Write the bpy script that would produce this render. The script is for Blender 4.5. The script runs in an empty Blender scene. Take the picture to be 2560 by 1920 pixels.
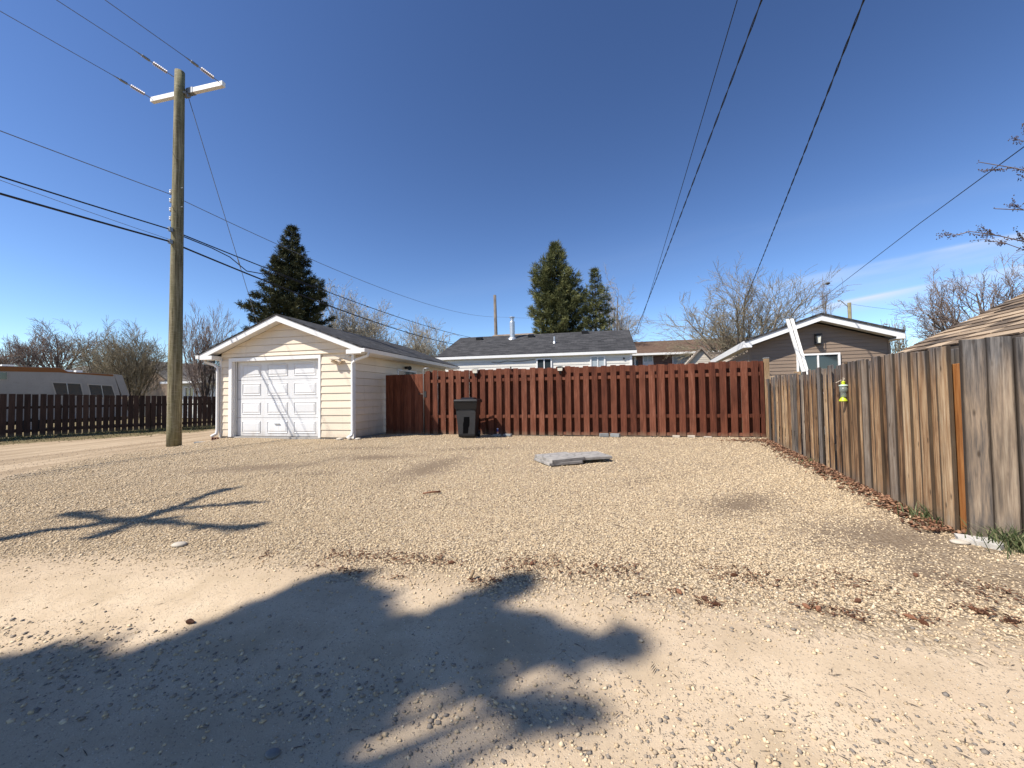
import bpy, math, random
import numpy as np
from mathutils import Vector, Matrix

C = bpy.context.scene.collection
R = math.radians
rnd = random.Random(7)
nrs = np.random.RandomState(11)

# ------------------------------------------------------------------ camera
ZC = 1.12                       # eye height above the gravel pad
PITCH, ROLL, LENS = R(1.8), R(-0.8), 13.5
cam_d = bpy.data.cameras.new("camera"); cam = bpy.data.objects.new("camera", cam_d); C.objects.link(cam)
cam_d.sensor_width = 36; cam_d.lens = LENS; cam_d.clip_start = 0.05; cam_d.clip_end = 3000
CAMM = Matrix.Translation((0, 0, ZC)) @ Matrix.Rotation(R(90) + PITCH, 4, 'X') @ Matrix.Rotation(ROLL, 4, 'Z')
cam.matrix_world = CAMM
bpy.context.scene.camera = cam

# ------------------------------------------------------------------ sun, sky, exposure
GA = R(12.4); CA, SA = math.cos(GA), math.sin(GA)            # the plot's grid is turned 12.4 degrees
_u, _v, _z = 1.0, 0.9, -1.6                                   # where the sunlight travels, in the plot's grid
SUN_DIR = Vector((_u * CA + _v * SA, -_u * SA + _v * CA, _z)).normalized()
sun_el = math.asin(-SUN_DIR.z)
sun_az = math.atan2(-SUN_DIR.x, -SUN_DIR.y)
sd = bpy.data.lights.new("sun", 'SUN'); sd.energy = 5.0; sd.angle = R(0.53); sd.color = (1.0, 0.94, 0.85)
so = bpy.data.objects.new("sun", sd); C.objects.link(so)
so.rotation_euler = SUN_DIR.to_track_quat('-Z', 'Y').to_euler(); so.location = (-20, -12, 30)

world = bpy.data.worlds.new("World"); bpy.context.scene.world = world; world.use_nodes = True
wn, wl = world.node_tree.nodes, world.node_tree.links
wn.clear()
sky = wn.new('ShaderNodeTexSky'); sky.sky_type = 'NISHITA'; sky.sun_disc = False
sky.sun_elevation = sun_el; sky.sun_rotation = sun_az
sky.altitude = 700; sky.air_density = 1.0; sky.dust_density = 0.25; sky.ozone_density = 2.5
SKY_STRENGTH = 0.060

def wmath(op, a, b=None, clamp=False):
    n = wn.new('ShaderNodeMath'); n.operation = op; n.use_clamp = clamp
    for i, x in enumerate((a, b)):
        if x is None: continue
        if isinstance(x, (int, float)): n.inputs[i].default_value = x
        else: wl.new(x, n.inputs[i])
    return n.outputs[0]
tc = wn.new('ShaderNodeTexCoord'); sp = wn.new('ShaderNodeSeparateXYZ'); wl.new(tc.outputs['Generated'], sp.inputs[0])
yy = wmath('MAXIMUM', sp.outputs[1], 0.05)
ax, el = wmath('DIVIDE', sp.outputs[0], yy), wmath('DIVIDE', sp.outputs[2], yy)
q = wmath('SUBTRACT', el, wmath('MULTIPLY', ax, 0.19))        # thin cirrus drawn out along one slanting direction
cmb = wn.new('ShaderNodeCombineXYZ'); wl.new(ax, cmb.inputs[0]); wl.new(wmath('MULTIPLY', q, 9.0), cmb.inputs[1])
cn = wn.new('ShaderNodeTexNoise'); cn.inputs['Scale'].default_value = 2.4; cn.inputs['Detail'].default_value = 6; wl.new(cmb.outputs[0], cn.inputs['Vector'])
def band(c, w_up, w_dn, x0, x1, amp):
    d = wmath('SUBTRACT', q, c)
    up = wmath('SUBTRACT', 1.0, wmath('DIVIDE', d, w_up), True)
    dn = wmath('ADD', 1.0, wmath('DIVIDE', d, w_dn), True)
    m = wmath('MULTIPLY', wmath('MULTIPLY', up, up), wmath('MULTIPLY', dn, dn))
    fx = wmath('DIVIDE', wmath('SUBTRACT', ax, x0), x1 - x0, True)
    m = wmath('MULTIPLY', m, wmath('MULTIPLY', fx, fx))
    nz = wmath('MULTIPLY', wmath('SUBTRACT', cn.outputs['Fac'], 0.22), 1.9, True)
    return wmath('MULTIPLY', wmath('MULTIPLY', m, nz), amp)
cl = wmath('ADD', band(0.153, 0.012, 0.07, 0.50, 0.85, 0.85), band(0.068, 0.010, 0.06, 0.55, 0.85, 0.90))
cl = wmath('ADD', cl, band(0.105, 0.05, 0.10, 0.15, 0.6, 0.24))
cl = wmath('ADD', cl, band(0.30, 0.10, 0.12, -1.6, 0.2, 0.05), True)
front = wmath('GREATER_THAN', sp.outputs[1], 0.05)
cl = wmath('MULTIPLY', cl, front)
mix = wn.new('ShaderNodeMix'); mix.data_type = 'RGBA'
wl.new(cl, mix.inputs[0])
hsv = wn.new('ShaderNodeHueSaturation'); hsv.inputs['Hue'].default_value = 0.502; hsv.inputs['Saturation'].default_value = 1.0
wl.new(sky.outputs[0], hsv.inputs['Color'])
gam = wn.new('ShaderNodeGamma'); gam.inputs[1].default_value = 1.4; wl.new(hsv.outputs[0], gam.inputs[0])
wl.new(gam.outputs[0], mix.inputs[6]); mix.inputs[7].default_value = (8.5, 9.3, 10.5, 1)
bg = wn.new('ShaderNodeBackground'); bg.inputs[1].default_value = SKY_STRENGTH; wl.new(mix.outputs[2], bg.inputs[0])
wo = wn.new('ShaderNodeOutputWorld'); wl.new(bg.outputs[0], wo.inputs[0])
vs = bpy.context.scene.view_settings
vs.view_transform = 'Standard'; vs.look = 'None'; vs.gamma = 1.0; vs.use_curve_mapping = False; vs.exposure = 0.60
try:
    bpy.context.scene.cycles.max_bounces = 6; bpy.context.scene.cycles.transparent_max_bounces = 8
except Exception: pass

# ------------------------------------------------------------------ survey: sight lines measured on site -> metres
FPX = 960.0
_R3 = CAMM.to_3x3()
def ray(px, py): return _R3 @ Vector(((px - 1280) / FPX, -(py - 960) / FPX, -1.0))
def at(px, py, y):                      # the point y metres ahead
    d = ray(px, py); return Vector((0, 0, ZC)) + d * (y / d.y)
def flat(px, py, z=0.0):                # the point at height z
    d = ray(px, py); return Vector((0, 0, ZC)) + d * ((z - ZC) / d.z)
def W(u, v, z=0.0): return Vector((u * CA + v * SA, -u * SA + v * CA, z))
def UV(p): return (p[0] * CA - p[1] * SA, p[0] * SA + p[1] * CA)
def onv(px, py, v):                     # the point on the grid plane v
    d = ray(px, py); t = v / (d.x * SA + d.y * CA); p = Vector((0, 0, ZC)) + d * t; u, vv = UV(p); return (u, p.z)

# ------------------------------------------------------------------ mesh builder
class MB:
    def __init__(s): s.v = []; s.f = []
    def quad(s, *p): n = len(s.v); s.v += [tuple(x) for x in p]; s.f.append(tuple(range(n, n + len(p))))
    def box(s, x0, x1, y0, y1, z0, z1):
        n = len(s.v)
        s.v += [(x0,y0,z0),(x1,y0,z0),(x1,y1,z0),(x0,y1,z0),(x0,y0,z1),(x1,y0,z1),(x1,y1,z1),(x0,y1,z1)]
        s.f += [tuple(n+i for i in f) for f in ((0,3,2,1),(4,5,6,7),(0,1,5,4),(1,2,6,5),(2,3,7,6),(3,0,4,7))]
    def hexa(s, p):                     # 8 corners: bottom ring then top ring
        n = len(s.v); s.v += [tuple(x) for x in p]
        s.f += [tuple(n+i for i in f) for f in ((0,3,2,1),(4,5,6,7),(0,1,5,4),(1,2,6,5),(2,3,7,6),(3,0,4,7))]
    def prism(s, prof, axis_from, axis_to, fn):   # fn(t, a, b) -> point; profile polygon (a,b) swept
        n = len(s.v); k = len(prof)
        for t in (axis_from, axis_to): s.v += [tuple(fn(t, a, b)) for a, b in prof]
        s.f += [(n+i, n+(i+1)%k, n+k+(i+1)%k, n+k+i) for i in range(k)]
        s.f += [tuple(n+i for i in reversed(range(k))), tuple(n+k+i for i in range(k))]
    def tube(s, pts, rad, seg=8, cap=True):
        pts = [Vector(p) for p in pts]; n = len(s.v)
        if not hasattr(rad, '__len__'): rad = [rad] * len(pts)
        up = None
        for i, p in enumerate(pts):
            t = (pts[min(i+1, len(pts)-1)] - pts[max(i-1, 0)]).normalized()
            if up is None: up = t.cross(Vector((0.3, 0.2, 1)) if abs(t.z) < .9 else Vector((1, 0.1, 0))).normalized()
            a = (up - t * up.dot(t)).normalized(); b = t.cross(a); up = a
            for k in range(seg):
                w = 2 * math.pi * k / seg; q = p + (a * math.cos(w) + b * math.sin(w)) * rad[i]; s.v.append(tuple(q))
        for i in range(len(pts) - 1):
            for k in range(seg):
                s.f.append((n+i*seg+k, n+i*seg+(k+1)%seg, n+(i+1)*seg+(k+1)%seg, n+(i+1)*seg+k))
        if cap:
            s.f.append(tuple(n+k for k in reversed(range(seg)))); m = n+(len(pts)-1)*seg; s.f.append(tuple(m+k for k in range(seg)))
    def lathe(s, prof, c=(0, 0, 0), seg=16):
        n = len(s.v)
        for r, z in prof:
            for k in range(seg):
                w = 2*math.pi*k/seg; s.v.append((c[0]+r*math.cos(w), c[1]+r*math.sin(w), c[2]+z))
        for i in range(len(prof)-1):
            for k in range(seg): s.f.append((n+i*seg+k, n+i*seg+(k+1)%seg, n+(i+1)*seg+(k+1)%seg, n+(i+1)*seg+k))
        s.f.append(tuple(n+k for k in reversed(range(seg)))); m = n+(len(prof)-1)*seg; s.f.append(tuple(m+k for k in range(seg)))
    def mesh(s, name, mat):
        me = bpy.data.meshes.new(name); me.from_pydata(s.v, [], s.f); me.materials.append(mat); me.validate(); me.update(); return me
    def build(s, name, mat, parent=None, smooth=False, loc=None, bevel=0.0):
        me = s.mesh(name, mat)
        if smooth: me.shade_smooth()
        o = bpy.data.objects.new(name, me); C.objects.link(o)
        if parent: o.parent = parent
        if loc is not None: o.location = loc
        if bevel:
            m = o.modifiers.new("bevel", 'BEVEL'); m.width = bevel; m.segments = 2; m.limit_method = 'ANGLE'
        return o
def fast_mesh(name, V, T, mat, attr=None, smooth=False):            # numpy triangles
    me = bpy.data.meshes.new(name); nv, nt = len(V), len(T)
    me.vertices.add(nv); me.vertices.foreach_set('co', np.ascontiguousarray(V, np.float32).ravel())
    me.loops.add(nt*3); me.loops.foreach_set('vertex_index', np.ascontiguousarray(T, np.int32).ravel())
    me.polygons.add(nt); me.polygons.foreach_set('loop_start', np.arange(0, nt*3, 3, dtype=np.int32))
    if attr is not None:
        for k, a in attr.items():
            at_ = me.attributes.new(k, 'FLOAT', 'POINT'); at_.data.foreach_set('value', np.ascontiguousarray(a, np.float32))
    me.materials.append(mat); me.update(calc_edges=True); me.validate()
    if smooth: me.shade_smooth()
    return me
def link(name, me, parent=None, loc=None, rot=None):
    o = bpy.data.objects.new(name, me); C.objects.link(o)
    if parent: o.parent = parent
    if loc is not None: o.location = loc
    if rot is not None: o.rotation_euler = rot
    return o
def tag(o, label=None, cat=None, group=None, kind=None):
    if label: o['label'] = label
    if cat: o['category'] = cat
    if group: o['group'] = group
    if kind or cat: o['kind'] = kind or 'thing'
    return o
def thing(name, label, cat, loc=(0, 0, 0), rz=0.0, group=None):
    o = bpy.data.objects.new(name, None); C.objects.link(o); o.location = loc; o.rotation_euler = (0, 0, rz); o.empty_display_size = .2
    return tag(o, label, cat, group)
_bc = {}
def board(name, sx, sy, sz, mat, parent, loc, rot=None, bev=0.003):      # one piece of timber, origin at its foot centre
    k = (name, round(sx, 3), round(sy, 3), round(sz, 3), mat.name)
    if k not in _bc:
        m = MB(); b = bev; x, y = sx/2, sy/2
        m.hexa([(-x,-y,0),(x,-y,0),(x,y,0),(-x,y,0),(-x,-y,sz-b),(x,-y,sz-b),(x,y,sz-b),(-x,y,sz-b)])
        m.f.remove((4,5,6,7)); n = 8
        m.v += [(-x+b,-y+b,sz),(x-b,-y+b,sz),(x-b,y-b,sz),(-x+b,y-b,sz)]
        m.f += [(4,5,9,8),(5,6,10,9),(6,7,11,10),(7,4,8,11),(8,9,10,11)]
        _bc[k] = m.mesh(name, mat)
    return link(name, _bc[k], parent, loc, rot)

# ------------------------------------------------------------------ materials
def mat(name, col, rough=0.7, metal=0.0, spec=0.4):
    m = bpy.data.materials.new(name); m.use_nodes = True; b = m.node_tree.nodes['Principled BSDF']
    b.inputs['Base Color'].default_value = (*col, 1); b.inputs['Roughness'].default_value = rough; b.inputs['Metallic'].default_value = metal
    b.inputs['Specular IOR Level'].default_value = spec
    return m
class NT:                                # small node-writing aid
    def __init__(s, m): s.m = m; s.t = m.node_tree; s.b = s.t.nodes['Principled BSDF']; s.tc = None
    def n(s, k, **kw):
        x = s.t.nodes.new(k)
        for a, b in kw.items(): setattr(x, a, b)
        return x
    def l(s, a, b): s.t.links.new(a, b)
    def coord(s, kind='Object'):
        if not s.tc: s.tc = s.n('ShaderNodeTexCoord')
        return s.tc.outputs[kind]
    def mapping(s, src, scale=(1, 1, 1), loc=None):
        m = s.n('ShaderNodeMapping'); m.inputs['Scale'].default_value = scale; s.l(src, m.inputs['Vector'])
        if loc is not None: s.l(loc, m.inputs['Location'])
        return m.outputs[0]
    def noise(s, vec, scale, detail=4, rough=.55):
        x = s.n('ShaderNodeTexNoise'); x.inputs['Scale'].default_value = scale; x.inputs['Detail'].default_value = detail; x.inputs['Roughness'].default_value = rough; s.l(vec, x.inputs['Vector']); return x.outputs['Fac']
    def ramp(s, fac, stops):
        x = s.n('ShaderNodeValToRGB'); e = x.color_ramp.elements
        while len(e) < len(stops): e.new(.5)
        for i, (p, c) in enumerate(stops): e[i].position = p; e[i].color = (*c, 1) if len(c) == 3 else c
        s.l(fac, x.inputs[0]); return x.outputs[0]
    def mix(s, fac, a, b, mode='MIX'):
        x = s.n('ShaderNodeMix', data_type='RGBA', blend_type=mode)
        for i, w in ((0, fac), (6, a), (7, b)):
            if isinstance(w, (int, float)): x.inputs[i].default_value = w
            elif isinstance(w, tuple): x.inputs[i].default_value = (*w, 1) if len(w) == 3 else w
            else: s.l(w, x.inputs[i])
        return x.outputs[2]
    def math(s, op, a, b=0.0, clamp=False):
        x = s.n('ShaderNodeMath', operation=op, use_clamp=clamp)
        for i, w in enumerate((a, b)):
            if isinstance(w, (int, float)): x.inputs[i].default_value = w
            else: s.l(w, x.inputs[i])
        return x.outputs[0]
    def attr(s, name): x = s.n('ShaderNodeAttribute'); x.attribute_name = name; return x.outputs['Fac']
    def bump(s, h, strength=.3, dist=.01):
        x = s.n('ShaderNodeBump'); x.inputs['Strength'].default_value = strength; x.inputs['Distance'].default_value = dist; s.l(h, x.inputs['Height']); s.l(x.outputs[0], s.b.inputs['Normal'])
    def col(s, c): s.l(c, s.b.inputs['Base Color'])
    def rnd(s): x = s.n('ShaderNodeObjectInfo'); return x.outputs['Random']
    def rndvec(s, k=37.0):
        c = s.n('ShaderNodeCombineXYZ'); r = s.rnd(); s.l(s.math('MULTIPLY', r, k), c.inputs[0]); s.l(s.math('MULTIPLY', r, k*1.7), c.inputs[1]); s.l(s.math('MULTIPLY', r, k*2.3), c.inputs[2]); return c.outputs[0]

def painted(name, col, var=.12, rough=.6, scale=3.0, dirt=(.3, .27, .22), dirt_amt=.25, splash=False):
    m = mat(name, col, rough); t = NT(m); v = t.mapping(t.coord(), (1, 1, 1), t.rndvec())
    n1 = t.noise(v, scale, 5); n2 = t.noise(v, scale*14, 3)
    c = t.mix(t.ramp(n1, [(.35, (0, 0, 0)), (.8, (1, 1, 1))]), col, tuple(x*(1-var) for x in col))
    c = t.mix(t.math('MULTIPLY', t.ramp(n2, [(.55, (0, 0, 0)), (.8, (1, 1, 1))]), dirt_amt), c, dirt)
    if splash:
        sz = t.n('ShaderNodeSeparateXYZ'); t.l(t.coord(), sz.inputs[0])
        sg = t.math('DIVIDE', t.math('SUBTRACT', t.math('ADD', .10, t.math('MULTIPLY', t.noise(t.mapping(t.coord(), (5, 5, 1)), 1.0, 4), .55)), sz.outputs[2]), .45, True)
        c = t.mix(t.math('MULTIPLY', t.math('MULTIPLY', sg, sg), .8), c, (.30, .235, .165))
        st_ = t.ramp(t.noise(t.mapping(t.coord(), (9, 9, .5)), 1.0, 4), [(.56, (0, 0, 0)), (.75, (1, 1, 1))]); c = t.mix(t.math('MULTIPLY', st_, .22), c, (.34, .29, .22))
    r = t.math('ADD', t.math('MULTIPLY', t.rnd(), .12), .94)
    x = t.n('ShaderNodeVectorMath', operation='SCALE'); t.l(c, x.inputs[0]); t.l(r, x.inputs['Scale'])
    t.col(x.outputs[0]); t.bump(n2, .08, .004); return m
CREAM = painted('cream_vinyl', (.71, .61, .475), .08, .5, 1.5, dirt_amt=.12, splash=True)
WHITE = painted('white_paint', (.74, .73, .71), .06, .45, 2.0, dirt_amt=.10)
DOORW = painted('white_door_steel', (.67, .67, .67), .04, .4, 2.0, dirt_amt=.06, splash=True)
OFFW = painted('offwhite_siding', (.70, .67, .60), .08, .5, 2.0, dirt_amt=.15)
TAUPE = painted('taupe_vinyl', (.225, .165, .12), .10, .5, 2.0, dirt_amt=.1)
BEIGE = painted('beige_siding', (.50, .44, .36), .08, .6, 2.0)
CAMP = painted('chalky_camper_paint', (.43, .385, .33), .18, .55, 1.2, dirt=(.25, .2, .16), dirt_amt=.4, splash=True)
CONC = painted('concrete', (.36, .34, .315), .25, .9, 6.0, dirt=(.15, .14, .13), dirt_amt=.5)
BRICKM = painted('grey_paver', (.25, .26, .26), .25, .9, 9.0, dirt=(.1, .1, .1), dirt_amt=.4)
ROCK = painted('river_stone', (.50, .44, .36), .3, .8, 9.0)
PALEC = painted('pale_concrete', (.56, .53, .48), .3, .9, 8.0, dirt=(.25, .2, .15), dirt_amt=.5)
GREYR = painted('grey_stone', (.20, .19, .175), .3, .8, 9.0)
BLACKP = mat('black_plastic', (.009, .009, .010), .45)
BLACKM = mat('black_metal', (.02, .02, .022), .4)
GALV = painted('galvanised', (.55, .56, .57), .15, .35, 5.0); GALV.node_tree.nodes['Principled BSDF'].inputs['Metallic'].default_value = .6
STEEL = mat('dull_steel', (.28, .29, .30), .45, .7)
WIRE = mat('black_cable', (.012, .012, .016), .6)
WIREG = mat('aluminium_wire', (.16, .17, .2), .5, .4)
PORC = mat('porcelain', (.80, .80, .80), .15)
PINKG = mat('polymer_insulator', (.30, .26, .265), .5)
GLASS = mat('window_glass', (.03, .04, .045), .06, 0, .8)
GLASSB = mat('window_blind', (.34, .38, .40), .25, 0, .6)
LENSW = mat('lamp_lens', (.75, .73, .62), .25)
RED = mat('red_plastic', (.45, .07, .04), .6)
LIME = mat('lime_plastic', (.46, .56, .03), .4)
TRANS = mat('clear_plastic', (.20, .24, .22), .15); TRANS.node_tree.nodes['Principled BSDF'].inputs['Alpha'].default_value = .62
TEALW = mat('pale_teal_plastic', (.42, .52, .46), .35)
TWINE = mat('jute_twine', (.55, .48, .38), .9)
CANB = mat('blue_can', (.02, .03, .20), .3, .5); CANS = mat('silver_can', (.65, .66, .70), .3, .8); CANR = mat('red_print', (.5, .03, .03), .4)
ORANGEB = mat('amber_stripe', (.28, .10, .02), .55)

def wood(name, ramp, rot_top=None, scale=1.0, amount=.55, rough=.8, red=False):
    """vertical-grained board: colour changes from board to board, grain and knots along z, grey weathering at head and foot"""
    m = mat(name, (.3, .2, .1), rough, 0, .25); t = NT(m)
    v = t.mapping(t.coord(), (1, 1, 1), t.rndvec(53.0))
    g = t.noise(t.mapping(v, (40*scale, 40*scale, 2.4)), 1.0, 5, .6)
    g2 = t.noise(t.mapping(v, (150*scale, 150*scale, 8.0)), 1.0, 3, .6)
    blot = t.noise(t.mapping(v, (6, 6, 1.5)), 1.0, 3)
    gs = t.math('DIVIDE', t.math('SUBTRACT', t.math('ADD', t.math('MULTIPLY', g, .70), t.math('MULTIPLY', g2, .30)), .35), .30, True)
    f = t.math('ADD', t.math('MULTIPLY', t.rnd(), .46), t.math('MULTIPLY', gs, .54))
    c = t.ramp(f, ramp)
    c = t.mix(t.ramp(blot, [(.45, (0, 0, 0)), (.75, (.5, .5, .5))]), c, tuple(x*.45 for x in ramp[0][1]))
    if rot_top:
        sp_ = t.n('ShaderNodeSeparateXYZ'); t.l(t.coord(), sp_.inputs[0]); z = sp_.outputs[2]
        zz = t.math('ADD', z, t.math('MULTIPLY', t.math('SUBTRACT', t.noise(t.mapping(v, (14, 14, 1.0)), 1.0, 3), .5), .9))
        top = t.math('DIVIDE', t.math('SUBTRACT', zz, rot_top[1]), .42, True); bot = t.math('DIVIDE', t.math('SUBTRACT', rot_top[0], zz), .34, True)
        wt = t.math('MAXIMUM', top, bot)
        wt = t.math('MAXIMUM', wt, t.math('MULTIPLY', t.math('GREATER_THAN', t.rnd(), .84), .7))
        grey = t.ramp(gs, [(.05, (.028, .027, .028)), (.45, (.09, .083, .08)), (.95, (.19, .175, .165))])
        c = t.mix(wt, c, grey)
        vor = t.n('ShaderNodeTexVoronoi'); vor.inputs['Scale'].default_value = 1.0; t.l(t.mapping(v, (15, 15, 5.5)), vor.inputs['Vector'])
        kn = t.ramp(vor.outputs['Distance'], [(.0, (1, 1, 1)), (.07, (1, 1, 1)), (.2, (0, 0, 0))])
        vs_ = t.n('ShaderNodeSeparateColor'); t.l(vor.outputs['Color'], vs_.inputs[0])
        c = t.mix(t.math('MULTIPLY', t.math('MULTIPLY', kn, t.math('GREATER_THAN', vs_.outputs[0], .55)), .75), c, (.03, .02, .014))
    so2 = t.n('ShaderNodeSeparateXYZ'); t.l(t.coord(), so2.inputs[0])
    du = t.math('DIVIDE', t.math('SUBTRACT', t.math('ADD', .02, t.math('MULTIPLY', blot, .22)), so2.outputs[2]), .14, True)
    c = t.mix(t.math('MULTIPLY', du, .5), c, (.24, .18, .12))
    if rot_top:
        ed = t.math('DIVIDE', t.math('SUBTRACT', t.math('ADD', t.math('ABSOLUTE', so2.outputs[0]), t.math('MULTIPLY', t.math('SUBTRACT', gs, .5), .02)), .057), .010, True)
        c = t.mix(t.math('MULTIPLY', ed, .85), c, (.022, .016, .012))
    t.col(c); t.bump(t.math('ADD', g, t.math('MULTIPLY', g2, .6)), .5, .004); return m
REDW = wood('red_stained_wood', [(.1, (.058, .016, .008)), (.4, (.118, .035, .018)), (.7, (.172, .058, .031)), (.95, (.255, .105, .066))])
WEATH = wood('weathered_cedar', [(.06, (.04, .023, .014)), (.26, (.13, .07, .036)), (.46, (.28, .165, .085)), (.68, (.42, .285, .165)), (.95, (.60, .465, .31))], (.12, 1.12))
WEATHR = wood('weathered_tan_grey_boards', [(.06, (.03, .025, .022)), (.28, (.115, .095, .08)), (.55, (.27, .20, .14)), (.95, (.48, .385, .28))], (.22, 1.02))
WEATHL = wood('weathered_grey_boards', [(.08, (.035, .032, .031)), (.33, (.11, .096, .084)), (.58, (.22, .178, .14)), (.95, (.40, .33, .255))], (.2, 1.18))
ORANGEW = wood('orange_post_wood', [(.2, (.10, .03, .008)), (.5, (.27, .10, .026)), (.85, (.40, .18, .06))])
POSTW = wood('raw_post_wood', [(.2, (.13, .08, .04)), (.5, (.30, .20, .11)), (.85, (.42, .31, .2))])
DARKW = wood('dark_brown_pickets', [(.2, (.016, .010, .009)), (.5, (.034, .021, .018)), (.85, (.058, .037, .03))])
WHITEW = painted('white_lumber', (.80, .78, .73), .1, .6, 4.0)

def pole_mat():
    m = mat('treated_pole', (.2, .17, .1), .85, 0, .2); t = NT(m); v = t.coord()
    g = t.noise(t.mapping(v, (26, 26, 1.2)), 1.0, 5, .65); g2 = t.noise(t.mapping(v, (7, 7, 30)), 1.0, 3, .5); b = t.noise(t.mapping(v, (4, 4, .8)), 1.0, 3)
    c = t.ramp(g, [(.32, (.055, .045, .024)), (.5, (.165, .14, .082)), (.68, (.33, .29, .19))])
    c = t.mix(t.math('MULTIPLY', t.ramp(b, [(.4, (0, 0, 0)), (.7, (1, 1, 1))]), .45), c, (.15, .155, .075))
    c = t.mix(t.math('MULTIPLY', t.ramp(g2, [(.5, (0, 0, 0)), (.75, (1, 1, 1))]), .35), c, (.36, .33, .25))
    t.col(c); t.bump(t.math('ADD', g, t.math('MULTIPLY', g2, .4)), .5, .012); return m
POLEM = pole_mat()

def shingle(name, cols, row=.14, tab=.33, spec=.2):
    """asphalt shingles: courses across local x, rising along local y"""
    m = mat(name, cols[1], .95, 0, spec); t = NT(m); v = t.coord()
    br = t.n('ShaderNodeTexBrick'); br.offset = .5; br.inputs['Scale'].default_value = 1.0
    br.inputs['Brick Width'].default_value = tab; br.inputs['Row Height'].default_value = row; br.inputs['Mortar Size'].default_value = .006; br.inputs['Bias'].default_value = 0
    br.inputs['Color1'].default_value = (*cols[0], 1); br.inputs['Color2'].default_value = (*cols[2], 1); br.inputs['Mortar'].default_value = (*[c*.3 for c in cols[0]], 1)
    wob = t.n('ShaderNodeVectorMath', operation='ADD'); nv = t.n('ShaderNodeTexNoise'); nv.inputs['Scale'].default_value = 3.0; t.l(v, nv.inputs['Vector'])
    sc = t.n('ShaderNodeVectorMath', operation='SCALE'); sc.inputs['Scale'].default_value = .05; t.l(nv.outputs['Color'], sc.inputs[0]); t.l(v, wob.inputs[0]); t.l(sc.outputs[0], wob.inputs[1])
    t.l(wob.outputs[0], br.inputs['Vector'])
    n = t.noise(v, 1.2, 5); n2 = t.noise(v, 90, 3)
    c = t.mix(t.ramp(n, [(.35, (0, 0, 0)), (.7, (.6, .6, .6))]), br.outputs['Color'], cols[1])
    c = t.mix(t.math('MULTIPLY', n2, .5), c, tuple(x*.5 for x in cols[0]))
    t.col(c); t.bump(t.math('ADD', br.outputs['Fac'], n2), .6, .008); return m
ASPHB = shingle('black_shingles', [(.028, .028, .03), (.055, .054, .056), (.10, .098, .10)])
ASPHT = shingle('tan_shingles', [(.19, .15, .12), (.26, .21, .17), (.36, .30, .24)])
ASPHR = shingle('brown_shingles', [(.10, .062, .045), (.14, .09, .065), (.19, .125, .09)])
ASPHG = shingle('grey_shingles', [(.13, .12, .11), (.18, .165, .15), (.24, .22, .2)])
def tabmat():
    m = mat('tan_shingle_tab', (.3, .22, .15), .95, 0, .15); t = NT(m)
    c = t.ramp(t.rnd(), [(.04, (.07, .052, .04)), (.25, (.19, .135, .09)), (.6, (.32, .23, .15)), (.95, (.50, .375, .25))])
    v = t.mapping(t.coord(), (1, 1, 1), t.rndvec()); n = t.noise(v, 160, 3); n2 = t.noise(v, 5, 4)
    c = t.mix(t.math('MULTIPLY', t.ramp(n, [(.4, (0, 0, 0)), (.7, (1, 1, 1))]), .5), c, (.10, .08, .065)); c = t.mix(t.math('MULTIPLY', n2, .35), c, (.2, .17, .14))
    t.col(c); t.bump(n, .6, .004); return m
TABM = tabmat()
def brickwall():
    m = mat('brown_brick', (.1, .05, .035), .9); t = NT(m); br = t.n('ShaderNodeTexBrick'); br.inputs['Scale'].default_value = 1.0
    br.inputs['Brick Width'].default_value = .24; br.inputs['Row Height'].default_value = .08; br.inputs['Mortar Size'].default_value = .01
    br.inputs['Color1'].default_value = (.085, .036, .024, 1); br.inputs['Color2'].default_value = (.17, .08, .055, 1); br.inputs['Mortar'].default_value = (.2, .17, .15, 1)
    sep = t.n('ShaderNodeSeparateXYZ'); t.l(t.coord(), sep.inputs[0]); cb = t.n('ShaderNodeCombineXYZ'); t.l(t.math('ADD', sep.outputs[0], sep.outputs[1]), cb.inputs[0]); t.l(sep.outputs[2], cb.inputs[1]); t.l(cb.outputs[0], br.inputs['Vector'])
    t.col(br.outputs['Color']); t.bump(br.outputs['Fac'], .4, .01); return m
BRICKW = brickwall()

def bark(name, a, b):
    m = mat(name, a, .9, 0, .2); t = NT(m); n = t.noise(t.mapping(t.coord(), (6, 6, 2)), 1.0, 4); t.col(t.ramp(n, [(.3, a), (.7, b)])); return m
BARKG = bark('grey_bark', (.10, .083, .07), (.20, .17, .145))
BARKD = bark('dark_bark', (.045, .036, .03), (.11, .09, .075))
TWIGM = bark('twig_bark', (.16, .12, .098), (.29, .225, .19))
TWIGO = bark('olive_twig_bark', (.155, .13, .082), (.30, .255, .18))
TWIGP = bark('pale_twig_bark', (.24, .21, .16), (.42, .37, .30))
BUDP = mat('pale_catkins', (.46, .42, .31), .8, 0, .2); BUDR = mat('red_buds', (.075, .055, .06), .7, 0, .3); BUDB = mat('brown_buds', (.30, .19, .11), .8)
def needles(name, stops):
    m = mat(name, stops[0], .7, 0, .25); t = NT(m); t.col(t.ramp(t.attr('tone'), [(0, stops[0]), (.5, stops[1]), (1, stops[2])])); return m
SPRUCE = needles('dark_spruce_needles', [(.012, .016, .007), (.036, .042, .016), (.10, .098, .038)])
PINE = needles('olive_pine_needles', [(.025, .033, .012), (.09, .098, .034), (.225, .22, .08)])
GRASSM = needles('grass_blades', [(.035, .05, .018), (.07, .095, .035), (.20, .19, .10)])
LEAFM = needles('dead_leaves', [(.06, .03, .018), (.18, .085, .048), (.34, .20, .12)])
TWIGDRY = needles('dry_twigs', [(.03, .022, .018), (.09, .06, .042), (.25, .18, .12)])
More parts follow.
